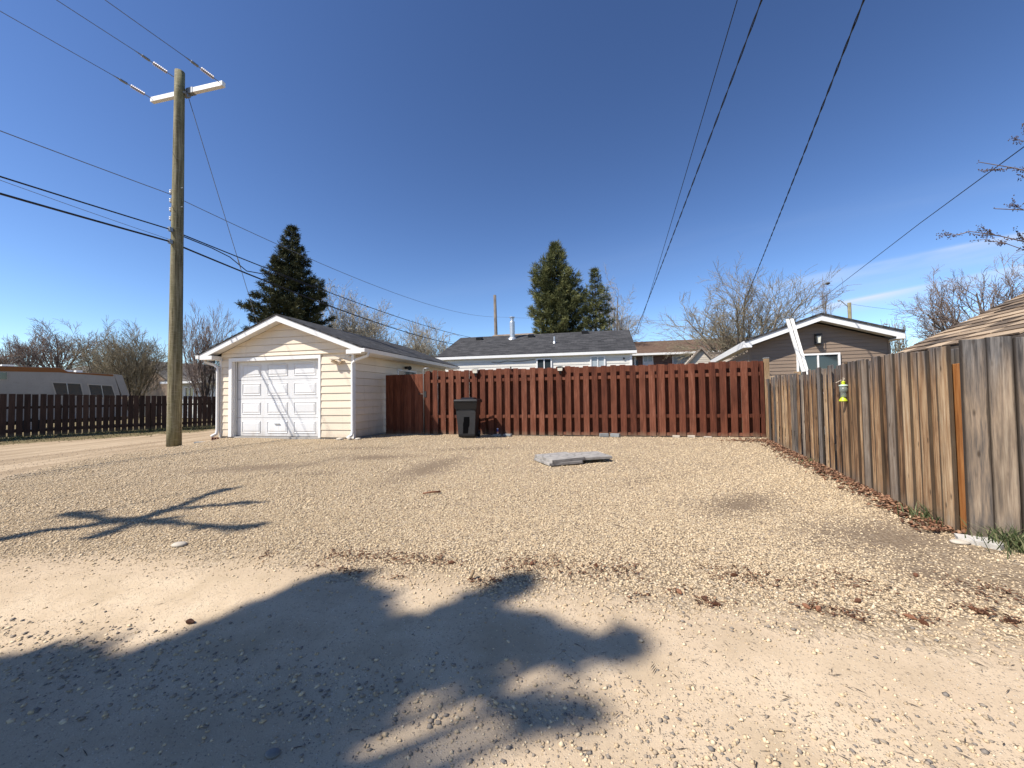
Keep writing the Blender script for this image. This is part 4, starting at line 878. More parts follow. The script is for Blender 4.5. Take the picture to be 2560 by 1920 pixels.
# pitch from the far rake end seen high at the right edge
q2 = None
for sl in [x*.01 for x in range(25, 90)]:
    p = Vector((e0.x, e0.y, ZS))+D3*XL+N3*2.0+Vector((0, 0, 2.0*sl)); dd = _R3.transposed() @ (p-Vector((0, 0, ZC))); yy_ = 960-FPX*dd.y/-dd.z; xx_ = 1280+FPX*dd.x/-dd.z
    if q2 is None and yy_ < 735-(xx_-2560)*.42: q2 = sl
SL = q2 or .45
RW = 2.7; ca, sa = math.cos(math.atan(SL)), math.sin(math.atan(SL)); LS = RW/ca
b = MB(); b.box(.45, XL-.4, -RW*1.9, -.45, 0, ZS-.05); b.build('wall', BEIGE, shd)
b = MB(); b.hexa([(0, 0, ZS-.08), (XL, 0, ZS-.08), (XL, -RW, ZS-.08+RW*SL), (0, -RW, ZS-.08+RW*SL), (0, 0, ZS-.02), (XL, 0, ZS-.02), (XL, -RW, ZS-.02+RW*SL), (0, -RW, ZS-.02+RW*SL)]); rfo = b.build('roof', BARKD, shd)
b = MB(); b.hexa([(0, -RW, ZS-.08+RW*SL), (XL, -RW, ZS-.08+RW*SL), (XL, -2*RW, ZS-.08), (0, -2*RW, ZS-.08), (0, -RW, ZS+RW*SL), (XL, -RW, ZS+RW*SL), (XL, -2*RW, ZS), (0, -2*RW, ZS)]); b.build('roof', ASPHT, shd)
tabs = {}
row = 0; y = 0.0; EX = .185
while y < LS:
    x = -.03 + rnd.uniform(-.2, 0)
    while x < XL:
        w_ = rnd.choice((.34, .44, .56)); xa, xb = max(x, -.02), min(x+w_, XL+.02)
        if xb-xa > .06:
            key = round(xb-xa, 2)
            if key not in tabs:
                mm = MB(); mm.hexa([(0, 0, .006), (key-.006, 0, .006), (key-.006, EX+.05, .0), (0, EX+.05, .0), (0, 0, .030), (key-.006, 0, .030), (key-.006, EX+.05, .008), (0, EX+.05, .008)]); tabs[key] = mm.mesh('shingle', TABM)
            o = link('shingle', tabs[key], rfo)
            lift = .012*rnd.random(); yo = rnd.choice((.0, .010, .022))
            M_ = Matrix(((1, 0, 0, xa), (0, -ca, sa, -(y)*ca+sa*lift), (0, sa, ca, ZS-.02+y*sa+ca*lift), (0, 0, 0, 1)))
            M_ = Matrix(((1, 0, 0, xa), (0, -ca, sa, -(y-yo)*ca), (0, sa, ca, ZS-.018+(y-yo)*sa+lift), (0, 0, 0, 1)))
            o.matrix_local = M_
        x += w_
    y += EX; row += 1
b = MB(); b.hexa([(-.05, .02, ZS-.19), (-.01, .02, ZS-.19), (-.01, -RW, ZS-.19+RW*SL), (-.05, -RW, ZS-.19+RW*SL), (-.05, .02, ZS-.03), (-.01, .02, ZS-.03), (-.01, -RW, ZS-.03+RW*SL), (-.05, -RW, ZS-.03+RW*SL)]); b.build('fascia', BARKD, shd)

# --- camper behind the picket fence
ca0 = at(-150, 905, 14.4); cdir = Vector((lfd[0]*.96-.12, lfd[1], 0)).normalized(); cang = math.atan2(cdir.y, cdir.x)
cp = thing('camper', 'old white camper trailer with amber stripe parked behind the dark picket fence', 'camper', (ca0.x, ca0.y, -.2), cang)
def oncamp(px, py):                        # local x and z where the sight line meets the camper's flank
    d = ray(px, py); nrm = Vector((cdir.y, -cdir.x, 0)); t = (Vector((ca0.x, ca0.y, 0))).dot(nrm)/d.dot(nrm); p = Vector((0, 0, ZC))+d*t
    return ((p-Vector((ca0.x, ca0.y, 0))).dot(cdir), p.z+.2)
P_ = [oncamp(*p) for p in ((-150, 912), (150, 919), (170, 929), (285, 936), (302, 992))]
xF, zF = P_[4]
prof = [(-1.5, .55), (-1.5, P_[0][1]), P_[1], P_[2], P_[3], (xF, zF), (xF+.35, .6)]
b = MB(); b.prism([(a, z) for a, z in prof], 0.0, 2.3, lambda t, a, z: (a, t, z)); body = b.build('body', CAMP, cp)
S_ = [oncamp(*p) for p in ((-150, 927), (150, 931), (172, 933), (283, 941))]
b = MB(); st = [(-1.49, S_[0][1]), S_[1], S_[2], S_[3], (P_[3][0]-.02, P_[3][1]-.01), (P_[2][0], P_[2][1]-.015), (P_[1][0], P_[1][1]-.015), (-1.49, P_[0][1]-.015)]
b.prism(st, -.012, -.003, lambda t, a, z: (a, t, z)); b.build('stripe', ORANGEB, cp)
b = MB(); nose = [(P_[3][0]-.0, P_[3][1]+.01), (P_[3][0]+.28, P_[3][1]-.02), (xF+.33, zF), (xF+.05, zF)]; b.prism(nose, -.01, 2.31, lambda t, a, z: (a, t, z)); b.build('nose_cap', CAMP, cp)
for quad_, dv_ in ((((132, 957), (200, 960), (207, 990), (142, 989)), .5), (((221, 962), (278, 965), (288, 994), (229, 993)), .55), (((-20, 931), (17, 931), (17, 948), (-20, 948)), None)):
    q_ = [oncamp(*p) for p in quad_]; ce = (sum(a for a, _ in q_)/4, sum(z for _, z in q_)/4)
    b = MB(); b.prism([(ce[0]+(a-ce[0])*1.12, ce[1]+(z-ce[1])*1.2) for a, z in q_][::-1], -.02, -.003, lambda t, a, z: (a, t, z)); o = b.build('window', BEIGE, cp)
    b = MB(); b.prism(q_[::-1], -.024, -.0205, lambda t, a, z: (a, t, z)); b.build('pane', GLASS, o)
    if dv_:
        t0 = (q_[0][0]*(1-dv_)+q_[1][0]*dv_, q_[0][1]*(1-dv_)+q_[1][1]*dv_); t1 = (q_[3][0]*(1-dv_)+q_[2][0]*dv_-.05, q_[3][1]*(1-dv_)+q_[2][1]*dv_)
        b = MB(); b.tube([(t0[0], -.026, t0[1]), (t1[0], -.026, t1[1])], .018, 6); b.build('mullion', GALV, o)
for px, w_ in ((25, .16), (205, .10), (178, .12)):
    a, z = oncamp(px, 925); zz_ = P_[0][1]+(P_[1][1]-P_[0][1])*(a-P_[0][0])/(P_[1][0]-P_[0][0]) if a < P_[1][0] else P_[2][1]
    b = MB(); b.box(a-w_, a+w_, .4, .8, zz_-.05, zz_+.10); b.build('roof_vent', WHITE, cp)
for i in range(9):
    z_ = .9+.16*i; b = MB(); b.box(-1.45, xF-.02, -.006, -.001, z_, z_+.012); b.build('trim_strip', CAMP, cp)
# wheel hidden by the fence but it stands on it
b = MB(); b.tube([(2.2, -.02, .33), (2.2, .22, .33)], .33, 20); wh = b.build('wheel', BLACKP, cp); b = MB(); b.tube([(2.2, -.03, .33), (2.2, -.021, .33)], .18, 16); b.build('rim', GALV, wh)
b = MB(); b.box(-1.0, xF+.3, .3, 2.0, .4, .56); b.tube([(2.2, .1, .33), (2.2, 2.2, .33)], .05, 8); b.tube([(-.9, .4, .0), (-.9, .4, .5)], .04, 8); b.tube([(xF, .4, .0), (xF, .4, .5)], .04, 8); b.build('chassis', BLACKM, cp)

# --- houses behind the left trees
g_ = thing('grey_roof_house', 'house with a grey hip roof half hidden by shrubs behind the camper', 'house', (at(250, 960, 36).x-7, 34, 0), R(-6))
b = MB(); b.box(.5, 12, .5, 8, 0, 2.9); b.build('wall', BEIGE, g_); b = MB(); b.v += [(0, 0, 2.9), (12.5, 0, 2.9), (12.5, 8.5, 2.9), (0, 8.5, 2.9), (3, 4.2, 4.7), (9.4, 4.2, 4.7)]; b.f += [(0, 1, 5, 4), (1, 2, 5), (2, 3, 4, 5), (3, 0, 4), (3, 2, 1, 0)]; b.build('roof', ASPHG, g_)
g_ = thing('grey_gable_house', 'brown grey gabled house seen through bare branches just left of the utility pole', 'house', (at(400, 960, 30).x, 29.5, 0), R(-14))
b = MB(); b.box(-4.6, 1.6, 0, 7, 0, 2.8); b.prism([(-4.6, 2.8), (1.6, 2.8), (-.6, 4.1)], 0.02, 7, lambda t, a, z: (a, t, z)); b.build('wall', TAUPE, g_)
roof_slab(g_, 'roof', ASPHG, (1.95, -.35, 2.72), (1.95, 7.2, 2.72), (-.6, -.35, 4.25)); roof_slab(g_, 'roof', ASPHG, (-4.9, 7.2, 2.7), (-4.9, -.35, 2.7), (-.6, 7.2, 4.25))
b = MB(); b.hexa([(-4.9, -.37, 2.52), (-.6, -.37, 4.07), (-.6, -.35, 4.07), (-4.9, -.35, 2.52), (-4.9, -.37, 2.68), (-.6, -.37, 4.23), (-.6, -.35, 4.23), (-4.9, -.35, 2.68)]); b.build('fascia', OFFW, g_)
hx = at(455, 997, 25); g_ = thing('white_bungalow', 'white sided bungalow with a dark paned window right of the utility pole', 'house', (hx.x-.6, 25, 0), R(-10))
zt_ = at(500, 953, 25).z
b = MB(); b.box(0, 6.5, 0, 6, 0, zt_-.1); b.build('wall', OFFW, g_)
for i in range(5): z0 = .9+.30*i; lap(g_, .0, 6.5, .0, 6.5, z0, z0+.3, -.004, 'siding_board', OFFW, .02)
roof_slab(g_, 'roof', ASPHG, (-.3, -.5, zt_), (6.8, -.5, zt_), (-.3, 3.2, zt_+1.25)); roof_slab(g_, 'roof', ASPHG, (6.8, 6.5, zt_), (-.3, 6.5, zt_), (6.8, 3.0, zt_+1.2))
b = MB(); b.box(-.3, 6.8, -.56, -.5, zt_-.16, zt_-.03); b.build('gutter', WHITE, g_)
p0, p1 = at(467, 967, 24.9), at(490, 992, 24.9); window(g_, p0.x-hx.x+.62, p1.x-hx.x+.72, -.03, p1.z, p0.z, div=1, fw=.06)
# ------------------------------------------------------------------ trees
def tri_tubes(segs, seg=3):
    """(p0, p1, r0, r1) rows -> prisms, all at once"""
    A = np.array([(*a, *b_, r0, r1) for a, b_, r0, r1 in segs], float); P0, P1, r0, r1 = A[:, :3], A[:, 3:6], A[:, 6], A[:, 7]
    d = P1-P0; d /= np.maximum(np.linalg.norm(d, axis=1, keepdims=True), 1e-9); ref = np.where(np.abs(d[:, 2:3]) < .9, np.array([[0, 0, 1.]]), np.array([[1., 0, 0]]))
    a = np.cross(d, ref); a /= np.linalg.norm(a, axis=1, keepdims=True); b_ = np.cross(d, a); V = []
    for P, r in ((P0, r0), (P1, r1)):
        for k in range(seg): w = 2*math.pi*k/seg; V.append(P+(a*math.cos(w)+b_*math.sin(w))*r[:, None])
    V = np.stack(V, 1); n = len(A); F = []
    for k in range(seg): j = (k+1) % seg; F += [(k, j, seg+j), (k, seg+j, seg+k)]
    T = (np.array(F)[None]+(2*seg*np.arange(n))[:, None, None]).reshape(-1, 3); return V.reshape(-1, 3), T
def bare_tree(label, base, top, halfw, name='bare_tree', seed=1, limbs=6, split=(.12, .35), levels=4, kids=(5, 5, 4), tw=.012, r0=.16, bark_=BARKG, twig=TWIGM, up=.35, buds=None, bud_n=0, bud_s=.05, lean=(0, 0), wig=.22, group=None, droop=0.0, multi=False):
    r_ = random.Random(seed); h = top-base[2]; root = thing(name, label, 'tree', base, 0, group); trunk, crown, tips = [], [], []
    def grow(p, d, L, r, lv):
        n = 4 if lv < 2 else 3; pts = [p]; dd = d.copy(); rr_ = [r]
        for i in range(n):
            wg = wig*(.45 if lv < 2 else .8); dd = (dd+Vector((r_.gauss(0, wg), r_.gauss(0, wg), r_.gauss(0, wg*.6)+(up*.25 if lv < 3 else up*.12)-droop*(lv >= 2)*.25))).normalized()
            pts.append(pts[-1]+dd*(L/n)); rr_.append(max(r*(1-.72*(i+1)/n), tw*.7))
        (trunk if lv < 2 else crown).extend((pts[i], pts[i+1], rr_[i], rr_[i+1]) for i in range(n))
        if lv >= levels: tips.append((pts[-1], dd)); tips.append((pts[-2], dd)); return
        kn = kids[min(lv-1, len(kids)-1)]
        for k in range(kn):
            f = .25+.75*(k+r_.random()*.8)/kn; f = min(f, .98); i = min(int(f*n), n-1); q_ = pts[i].lerp(pts[i+1], f*n-i); az = r_.uniform(0, 6.283); sp_ = r_.uniform(.35, .8)
            side = dd.cross(Vector((math.cos(az), math.sin(az), .3))).normalized(); nd = (dd*math.cos(sp_)+side*math.sin(sp_)).normalized()
            grow(q_, nd, L*r_.uniform(.42, .68)*(1-.25*f), max(rr_[i]*.55, tw), lv+1)
    z0 = h*split[0] if not multi else .1; tl = h*split[1]
    tp = [Vector((0, 0, -.15)), Vector((lean[0]*.3, lean[1]*.3, z0)), Vector((lean[0], lean[1], tl))]
    if not multi: trunk += [(tp[0], tp[1], r0, r0*.85), (tp[1], tp[2], r0*.85, r0*.6)]
    for k in range(limbs):
        f = r_.random() if not multi else 0; s0 = tp[1].lerp(tp[2], f) if not multi else Vector((r_.gauss(0, .18), r_.gauss(0, .18), 0)); az = 6.283*(k+r_.uniform(-.3, .3))/limbs
        reach = halfw*r_.uniform(.5, .92); rise = (h-s0.z)*r_.uniform(.55, .85)*(1.12-.25*reach/halfw)
        tgt = Vector((math.cos(az)*reach, math.sin(az)*reach*.9, rise)); grow(s0, tgt.normalized(), tgt.length*.86, r0*r_.uniform(.4, .6), 1)
    if not multi: grow(tp[2], Vector((0, 0, 1)), (h-tl)*.8, r0*.55, 1)
    allp = np.array([b_ for _, b_, _, _ in crown]); zs = np.percentile(allp[:, 2], 99.6); ws = np.percentile(np.abs(allp[:, 0]), 99.3)
    sc = np.array([halfw/ws, halfw/ws, h/zs]); S3 = lambda L_: [(np.array(a)*sc, np.array(b_)*sc, r0_, r1_) for a, b_, r0_, r1_ in L_]
    V, T = tri_tubes(S3(trunk), 6); link('trunk', fast_mesh('trunk', V, T, bark_, None, True), root)
    V, T = tri_tubes(S3(crown), 3); o = tag(link('crown', fast_mesh('crown', V, T, twig), root), kind='stuff')
    if buds:
        V, T = [], []; rs = np.random.RandomState(seed)
        P = np.array([np.array(t_[0])*sc for t_ in tips]); idx = rs.randint(0, len(P), bud_n); P = P[idx]+rs.normal(0, .09, (bud_n, 3)); q_ = rs.normal(0, 1, (bud_n, 3, 3))*bud_s
        V = (P[:, None, :]+q_).reshape(-1, 3); T = np.arange(bud_n*3).reshape(-1, 3); tag(link('buds', fast_mesh('buds', V, T, buds), root), kind='stuff')
    return root
def tree_at(label, px, ptop, py_base, depth, hw_px, **kw):
    b_ = at(px, py_base, depth); t_ = at(px, ptop, depth); return bare_tree(label, Vector((b_.x, b_.y, min(b_.z, 0) if kw.pop('ground', True) else b_.z)), t_.z, hw_px/FPX*depth, **kw)

tree_at('large vase shaped bare tree behind the brown roofed block and taupe garage', 1862, 672, 985, 30, 178, seed=3, limbs=13, levels=4, kids=(8, 7, 6), r0=.24, tw=.012, split=(.10, .24), up=.16, twig=TWIGO, bark_=BARKG, buds=BUDB, bud_n=5000, bud_s=.022)
tree_at('bare tree with spreading crown behind the tan shingle roof at far right', 2480, 664, 985, 27, 240, seed=5, limbs=13, levels=4, kids=(8, 7, 6), r0=.26, tw=.012, split=(.2, .36), up=.12, wig=.3, twig=TWIGM, bark_=BARKG, buds=BUDB, bud_n=2500, bud_s=.02)
tree_at('wispy bare tree with drooping twigs behind the small spruce', 1545, 690, 985, 43, 88, seed=8, limbs=10, levels=4, kids=(7, 6, 5), r0=.2, tw=.013, split=(.15, .35), up=.05, droop=.5, twig=TWIGP, bark_=BARKG, buds=BUDB, bud_n=2200, bud_s=.028)
tree_at('thin birch with a dark nest near its top, behind the taupe garage', 2073, 690, 985, 46, 24, seed=9, limbs=9, levels=3, kids=(6, 5, 4), r0=.05, tw=.011, split=(.1, .8), up=.5, twig=TWIGM)
nst = at(2069, 709, 46); b = MB(); b.lathe([(.04, -.16), (.20, -.08), (.27, .04), (.18, .13), (.04, .15)], nst, 10); tag(b.build('bird_nest', BARKD, None), 'dark round nest high in the thin birch', 'nest')
tree_at('pale budding tree behind the cream garage, beside the spruce', 885, 735, 990, 32, 95, name='budding_tree', seed=12, limbs=18, levels=4, kids=(8, 7, 6), r0=.13, tw=.013, multi=True, up=.40, wig=.18, twig=TWIGP, bark_=TWIGP, buds=BUDP, bud_n=16000, bud_s=.034)
tree_at('smaller pale budding tree above the right end of the garage roof', 1052, 812, 990, 34, 78, name='budding_tree', seed=13, limbs=17, levels=4, kids=(8, 7, 6), r0=.12, tw=.013, multi=True, up=.36, wig=.2, twig=TWIGP, bark_=BARKD, buds=BUDP, bud_n=11000, bud_s=.032)
tree_at('bare tree with several stems just right of the utility pole', 512, 768, 1010, 23, 62, seed=15, limbs=11, levels=4, kids=(7, 6, 6), r0=.10, tw=.009, multi=True, up=.55, wig=.2, twig=TWIGM, bark_=BARKD)
tree_at('dense upright shrub of bare stems behind the camper nose', 335, 812, 1010, 25, 84, name='bare_shrub', seed=17, limbs=19, levels=4, kids=(7, 6, 5), r0=.09, tw=.010, multi=True, up=.6, wig=.16, twig=TWIGO, bark_=BARKD, buds=BUDB, bud_n=1600, bud_s=.02)
tree_at('tangled bare shrub above the middle of the camper roof', 245, 840, 1010, 28, 64, name='bare_shrub', seed=18, limbs=14, levels=4, kids=(7, 6, 4), r0=.09, tw=.010, multi=True, up=.5, wig=.24, twig=TWIGO, bark_=BARKD, buds=BUDB, bud_n=1000, bud_s=.02)
tree_at('bare forked tree standing above the camper roof, left of the shrubs', 142, 802, 1010, 30, 88, seed=19, limbs=10, levels=4, kids=(7, 6, 5), r0=.17, tw=.011, split=(.3, .42), up=.25, twig=TWIGM, bark_=BARKG)
tree_at('small rounded bare tree over the left part of the camper', 66, 845, 1010, 33, 40, seed=20, limbs=10, levels=4, kids=(7, 6, 5), r0=.13, tw=.012, split=(.3, .42), up=.25, twig=TWIGM, bark_=BARKG)
tree_at('bare tree cut by the left edge of the photo', -8, 850, 1010, 33, 42, seed=21, limbs=10, levels=4, kids=(7, 6, 5), r0=.13, tw=.012, split=(.3, .42), up=.25, twig=TWIGM, bark_=BARKG)
tree_at('low olive shrub at the left edge of the tan shingle roof', 2240, 800, 985, 24, 26, name='bare_shrub', seed=23, limbs=10, levels=3, kids=(6, 5, 4), r0=.06, tw=.012, multi=True, up=.5, twig=TWIGO, bark_=BARKD, buds=BUDB, bud_n=900, bud_s=.03)

# near tree whose budded branches reach in from the right
nt = thing('budded_tree', 'tree with red budded twigs reaching in from the right edge of the sky', 'tree', (13.2, 7.6, 0))
segs, tr, tips = [], [], []; r2 = random.Random(31)
org = Vector((13.2, 7.6, 0))
tr += [(Vector((0, 0, -.1)), Vector((.1, 0, 2.2)), .16, .13), (Vector((.1, 0, 2.2)), Vector((-.1, .1, 4.2)), .13, .09), (Vector((-.1, .1, 4.2)), Vector((0, 0, 7.2)), .09, .03)]
def spray(p, d, L, r, lv):
    pts = [p]; n = 6 if lv == 0 else 4
    for i in range(n):
        d = (d+Vector((r2.gauss(0, .05), r2.gauss(0, .05), r2.gauss(0, .05)))) if lv == 0 else (d+Vector((r2.gauss(0, .14), r2.gauss(0, .14), r2.gauss(0, .12)+.03))).normalized(); pts.append(pts[-1]+d*L/n)
    segs.extend((pts[i], pts[i+1], r*(1-.7*i/n), r*(1-.7*(i+1)/n)) for i in range(n))
    for i in range(1, n+1):
        for k in range(2): tips.append(pts[i]+Vector((r2.gauss(0, .02), r2.gauss(0, .02), r2.gauss(0, .02))))
        if lv < 2:
            for k in range(2):
                if r2.random() < .8: spray(pts[i], (d+Vector((r2.uniform(-.7, .3), r2.uniform(-.6, .6), r2.uniform(-.6, .6)))).normalized(), (.38 if lv == 0 else .17)*r2.uniform(.5, 1.1), r*.42, lv+1)
for (tx, ty, s_) in ((2500, 400, 5.0), (2480, 482, 4.3), (2445, 555, 3.9), (2520, 636, 3.5), (2570, 330, 5.6)):
    tip = at(tx, ty, 7.6)-org; st_ = Vector((r2.uniform(-.2, .1), 0, max(1.9, tip.z-.9))); spray(st_, (tip-st_).normalized(), (tip-st_).length, .026, 0)
V, T = tri_tubes(tr, 8); link('trunk', fast_mesh('trunk', V, T, BARKG, None, True), nt)
V, T = tri_tubes(segs, 4); tag(link('crown', fast_mesh('crown', V, T, TWIGM), nt), kind='stuff')
P = np.array(tips); n = len(P); q_ = (ICO*np.array([.009, .009, .013]))[None]*nrs.uniform(.7, 1.3, (n, 1, 1)); V = (P[:, None, :]+q_).reshape(-1, 3); T = (ICF[None]+12*np.arange(n)[:, None, None]).reshape(-1, 3); tag(link('buds', fast_mesh('buds', V, T, BUDR), nt), kind='stuff')

def blades(centres, dirs, tones, L, wdt, per, rs, spread=.8):
    n = len(centres); C_ = np.repeat(centres, per, 0); D_ = np.repeat(dirs, per, 0)+rs.normal(0, spread, (n*per, 3)); D_ /= np.linalg.norm(D_, axis=1, keepdims=True)
    LL = np.repeat(L, per)*rs.uniform(.6, 1.25, n*per) if hasattr(L, '__len__') else L*rs.uniform(.6, 1.25, n*per)
    s_ = np.cross(D_, rs.normal(0, 1, (n*per, 3))); s_ /= np.linalg.norm(s_, axis=1, keepdims=True)
    st_ = C_+rs.normal(0, 1, (n*per, 3))*(LL[:, None]*.22)
    w_ = (LL*wdt)[:, None]; V = np.stack([st_, st_+D_*LL[:, None]*.45+s_*w_, st_+D_*LL[:, None], st_+D_*LL[:, None]*.45-s_*w_], 1).reshape(-1, 3)
    i = 4*np.arange(n*per)[:, None]; T = np.concatenate([i+np.array([[0, 1, 2]]), i+np.array([[0, 2, 3]])]); return V, T, np.repeat(np.clip(np.repeat(tones, per)+rs.normal(0, .12, n*per), 0, 1), 4)
def conifer(label, base, top, prof, name, seed, material, nw=26, per_w=9, tuft=.34, dens=5.0, lift=.15, per=9, start=.12, trunk_r=.2, upturn=.35, wd=.16, group=None, spread=1.0):
    """prof: list of (height fraction, left reach, right reach) in metres"""
    r_ = random.Random(seed); rs = np.random.RandomState(seed); h = top-base[2]; root = thing(name, label, 'tree', base, 0, group); segs = []; cen, dr, tn = [], [], []
    hs_ = [p[0] for p in prof]; le = [p[1] for p in prof]; ri = [p[2] for p in prof]
    for wv_ in range(nw):
        f = start+(1-start)*(wv_/(nw-1))**.95; z = h*f; k = per_w if f < .85 else max(4, per_w-3); ph = r_.uniform(0, 6.28)
        for j in range(k):
            az = ph+6.283*j/k+r_.uniform(-.25, .25); c_ = math.cos(az); lim = np.interp(f, hs_, ri if c_ > 0 else le)*(abs(c_)+(1-abs(c_)))
            L = lim*spread*r_.uniform(.72, 1.08); 
            if L < .12: L = .12
            d = Vector((c_, math.sin(az), lift+r_.uniform(-.12, .12)+(f > .8)*(f-.8)*3)); p0 = Vector((0, 0, z)); n = 5; pts = [p0]
            for i in range(n): d2 = d+Vector((0, 0, upturn*(i/n)**1.5-.10)); pts.append(pts[-1]+d2.normalized()*(L/n))
            segs.extend((pts[i], pts[i+1], max(.012, .05*(1-f)*(1-i/n)+.012), max(.010, .05*(1-f)*(1-(i+1)/n)+.01)) for i in range(n))
            m_ = max(3, int(L*dens))
            for q in range(m_):
                t_ = .18+.86*(q+r_.random())/m_; t_ = min(t_, 1.0); i = min(int(t_*n), n-1); pp = pts[i].lerp(pts[i+1], t_*n-i); wob = .10+.16*L*.3*(1-t_)
                side = Vector((-math.sin(az), c_, 0))*r_.gauss(0, 1)*wob*1.5
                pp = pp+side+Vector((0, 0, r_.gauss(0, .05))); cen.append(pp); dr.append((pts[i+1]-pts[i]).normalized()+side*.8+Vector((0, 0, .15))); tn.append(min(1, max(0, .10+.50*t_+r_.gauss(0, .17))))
    cen.append(Vector((0, 0, h))); dr.append(Vector((0, 0, 1))); tn.append(.6)
    V, T = tri_tubes([(Vector((0, 0, -.2)), Vector((0, 0, h*.5)), trunk_r, trunk_r*.55), (Vector((0, 0, h*.5)), Vector((0, 0, h*.98)), trunk_r*.55, .03)], 8); link('trunk', fast_mesh('trunk', V, T, BARKD, None, True), root)
    V, T = tri_tubes(segs, 4); tag(link('branches', fast_mesh('branches', V, T, BARKD), root), kind='stuff')
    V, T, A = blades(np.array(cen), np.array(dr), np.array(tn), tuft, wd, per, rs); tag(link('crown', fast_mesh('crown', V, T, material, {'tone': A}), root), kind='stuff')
    return root
def con_at(label, px, ptop, depth, prof_px, name, **kw):
    b_ = at(px, 985, depth); t_ = at(px, ptop, depth); k = depth/FPX; base = Vector((b_.x, b_.y, 0)); h = t_.z
    pr = []
    for py, l_, r_ in prof_px: pr.append((max(0, at(px, py, depth).z)/h, l_*k, r_*k))
    pr.sort(); return conifer(label, base, h, pr, name, **kw)
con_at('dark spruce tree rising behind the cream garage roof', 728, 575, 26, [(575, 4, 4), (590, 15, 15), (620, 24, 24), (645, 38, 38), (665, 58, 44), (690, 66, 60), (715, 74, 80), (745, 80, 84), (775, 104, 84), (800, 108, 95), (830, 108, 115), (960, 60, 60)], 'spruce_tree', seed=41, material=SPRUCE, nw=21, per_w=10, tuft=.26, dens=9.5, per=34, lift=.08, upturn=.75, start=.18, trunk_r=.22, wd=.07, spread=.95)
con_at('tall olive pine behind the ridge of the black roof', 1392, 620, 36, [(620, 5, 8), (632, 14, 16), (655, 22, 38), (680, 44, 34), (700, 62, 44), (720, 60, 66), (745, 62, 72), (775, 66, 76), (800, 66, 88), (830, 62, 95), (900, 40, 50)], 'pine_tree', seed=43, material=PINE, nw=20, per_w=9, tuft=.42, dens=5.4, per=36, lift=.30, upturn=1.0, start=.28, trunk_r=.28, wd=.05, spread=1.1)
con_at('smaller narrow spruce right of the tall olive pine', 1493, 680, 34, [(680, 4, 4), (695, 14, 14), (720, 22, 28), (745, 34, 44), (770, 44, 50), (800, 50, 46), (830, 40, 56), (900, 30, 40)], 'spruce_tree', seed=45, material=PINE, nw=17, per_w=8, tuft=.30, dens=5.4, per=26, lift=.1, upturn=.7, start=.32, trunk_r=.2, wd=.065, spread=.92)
# the pine's leaning lower limb
# ------------------------------------------------------------------ pine behind the lane whose shade falls on the foreground
SHADE = [(0, 1640), (150, 1612), (215, 1590), (250, 1622), (330, 1632), (420, 1602), (560, 1560), (680, 1512), (800, 1470), (870, 1447), (985, 1443), (950, 1475), (1020, 1505), (960, 1545), (1080, 1552), (1180, 1510), (1268, 1480), (1300, 1450), (1385, 1450), (1365, 1490), (1275, 1532), (1400, 1552),
         (1450, 1572), (1510, 1602), (1560, 1580), (1605, 1572), (1645, 1600), (1635, 1640), (1480, 1672), (1400, 1660), (1300, 1660), (1258, 1672), (1290, 1708), (1380, 1730), (1480, 1730), (1535, 1740), (1520, 1790), (1420, 1805), (1330, 1812), (1250, 1760), (1150, 1722), (1060, 1732), (980, 1790), (900, 1822),
         (855, 1848), (900, 1868), (1000, 1890), (1100, 1910), (1260, 1935), (1260, 2150), (-700, 2150), (-900, 1700)]
pg = np.array([tuple(flat(px, py, -.06)[:2]) for px, py in SHADE])
def inside(x, y, P):
    r_ = False; j = len(P)-1
    for i in range(len(P)):
        if (P[i][1] > y) != (P[j][1] > y) and x < (P[j][0]-P[i][0])*(y-P[i][1])/(P[j][1]-P[i][1]+1e-12)+P[i][0]: r_ = not r_
        j = i
    return r_
def edist(x, y, P):
    b_ = 9
    for i in range(len(P)):
        a, c = P[i-1], P[i]; d = c-a; t = min(1, max(0, ((x-a[0])*d[0]+(y-a[1])*d[1])/(d@d+1e-12))); b_ = min(b_, math.hypot(x-a[0]-t*d[0], y-a[1]-t*d[1]))
    return b_
SUNK = SUN_DIR/abs(SUN_DIR.z)
def lift_to(x, y, h): return Vector((x, y, -.06))-SUNK*h
r3 = random.Random(51); rs3 = np.random.RandomState(51); cen, dr, tn, LL, limbs_ = [], [], [], [], []
tb = lift_to(-3.2, .6, 7.0); tbase = Vector((tb.x-1.2, tb.y-1.2, 0))
pine = thing('shade_pine', 'tall pine standing outside the frame at left, seen only as the shadow across the lane', 'tree', (tbase.x, tbase.y, -.07))
x0, y0 = pg.min(0); x1, y1 = pg.max(0); got = 0
sunspot = [tuple(flat(a, b_, -.06)[:2])+(r_,) for a, b_, r_ in ((440, 1640, .07), (860, 1480, .08), (840, 1560, .07), (720, 1680, .08), (150, 1660, .06), (780, 1880, .07), (930, 1500, .05), (1230, 1700, .05))]
while got < 3600:
    x, y = r3.uniform(x0, x1), r3.uniform(max(y0, -.4), y1)
    if not inside(x, y, pg): continue
    e = edist(x, y, pg)
    if e < .012+.035*r3.random()**3 or any(math.hypot(x-a, y-b_) < r_*r3.uniform(.6, 1.2) for a, b_, r_ in sunspot): continue
    h = r3.uniform(6.6, 9.0); c = lift_to(x, y, h)-tbase; cen.append(c); dr.append(Vector((c.x, c.y, .6)).normalized()); tn.append(r3.random()); LL.append(min(.32, max(.07, e*.75))); got += 1
    if got % 24 == 0:
        st_ = Vector((0, 0, max(2.5, c.z-1.2))); limbs_ += [(st_, st_.lerp(c, .5)+Vector((0, 0, .15)), .05, .035), (st_.lerp(c, .5)+Vector((0, 0, .15)), c, .035, .008)]
got = 0
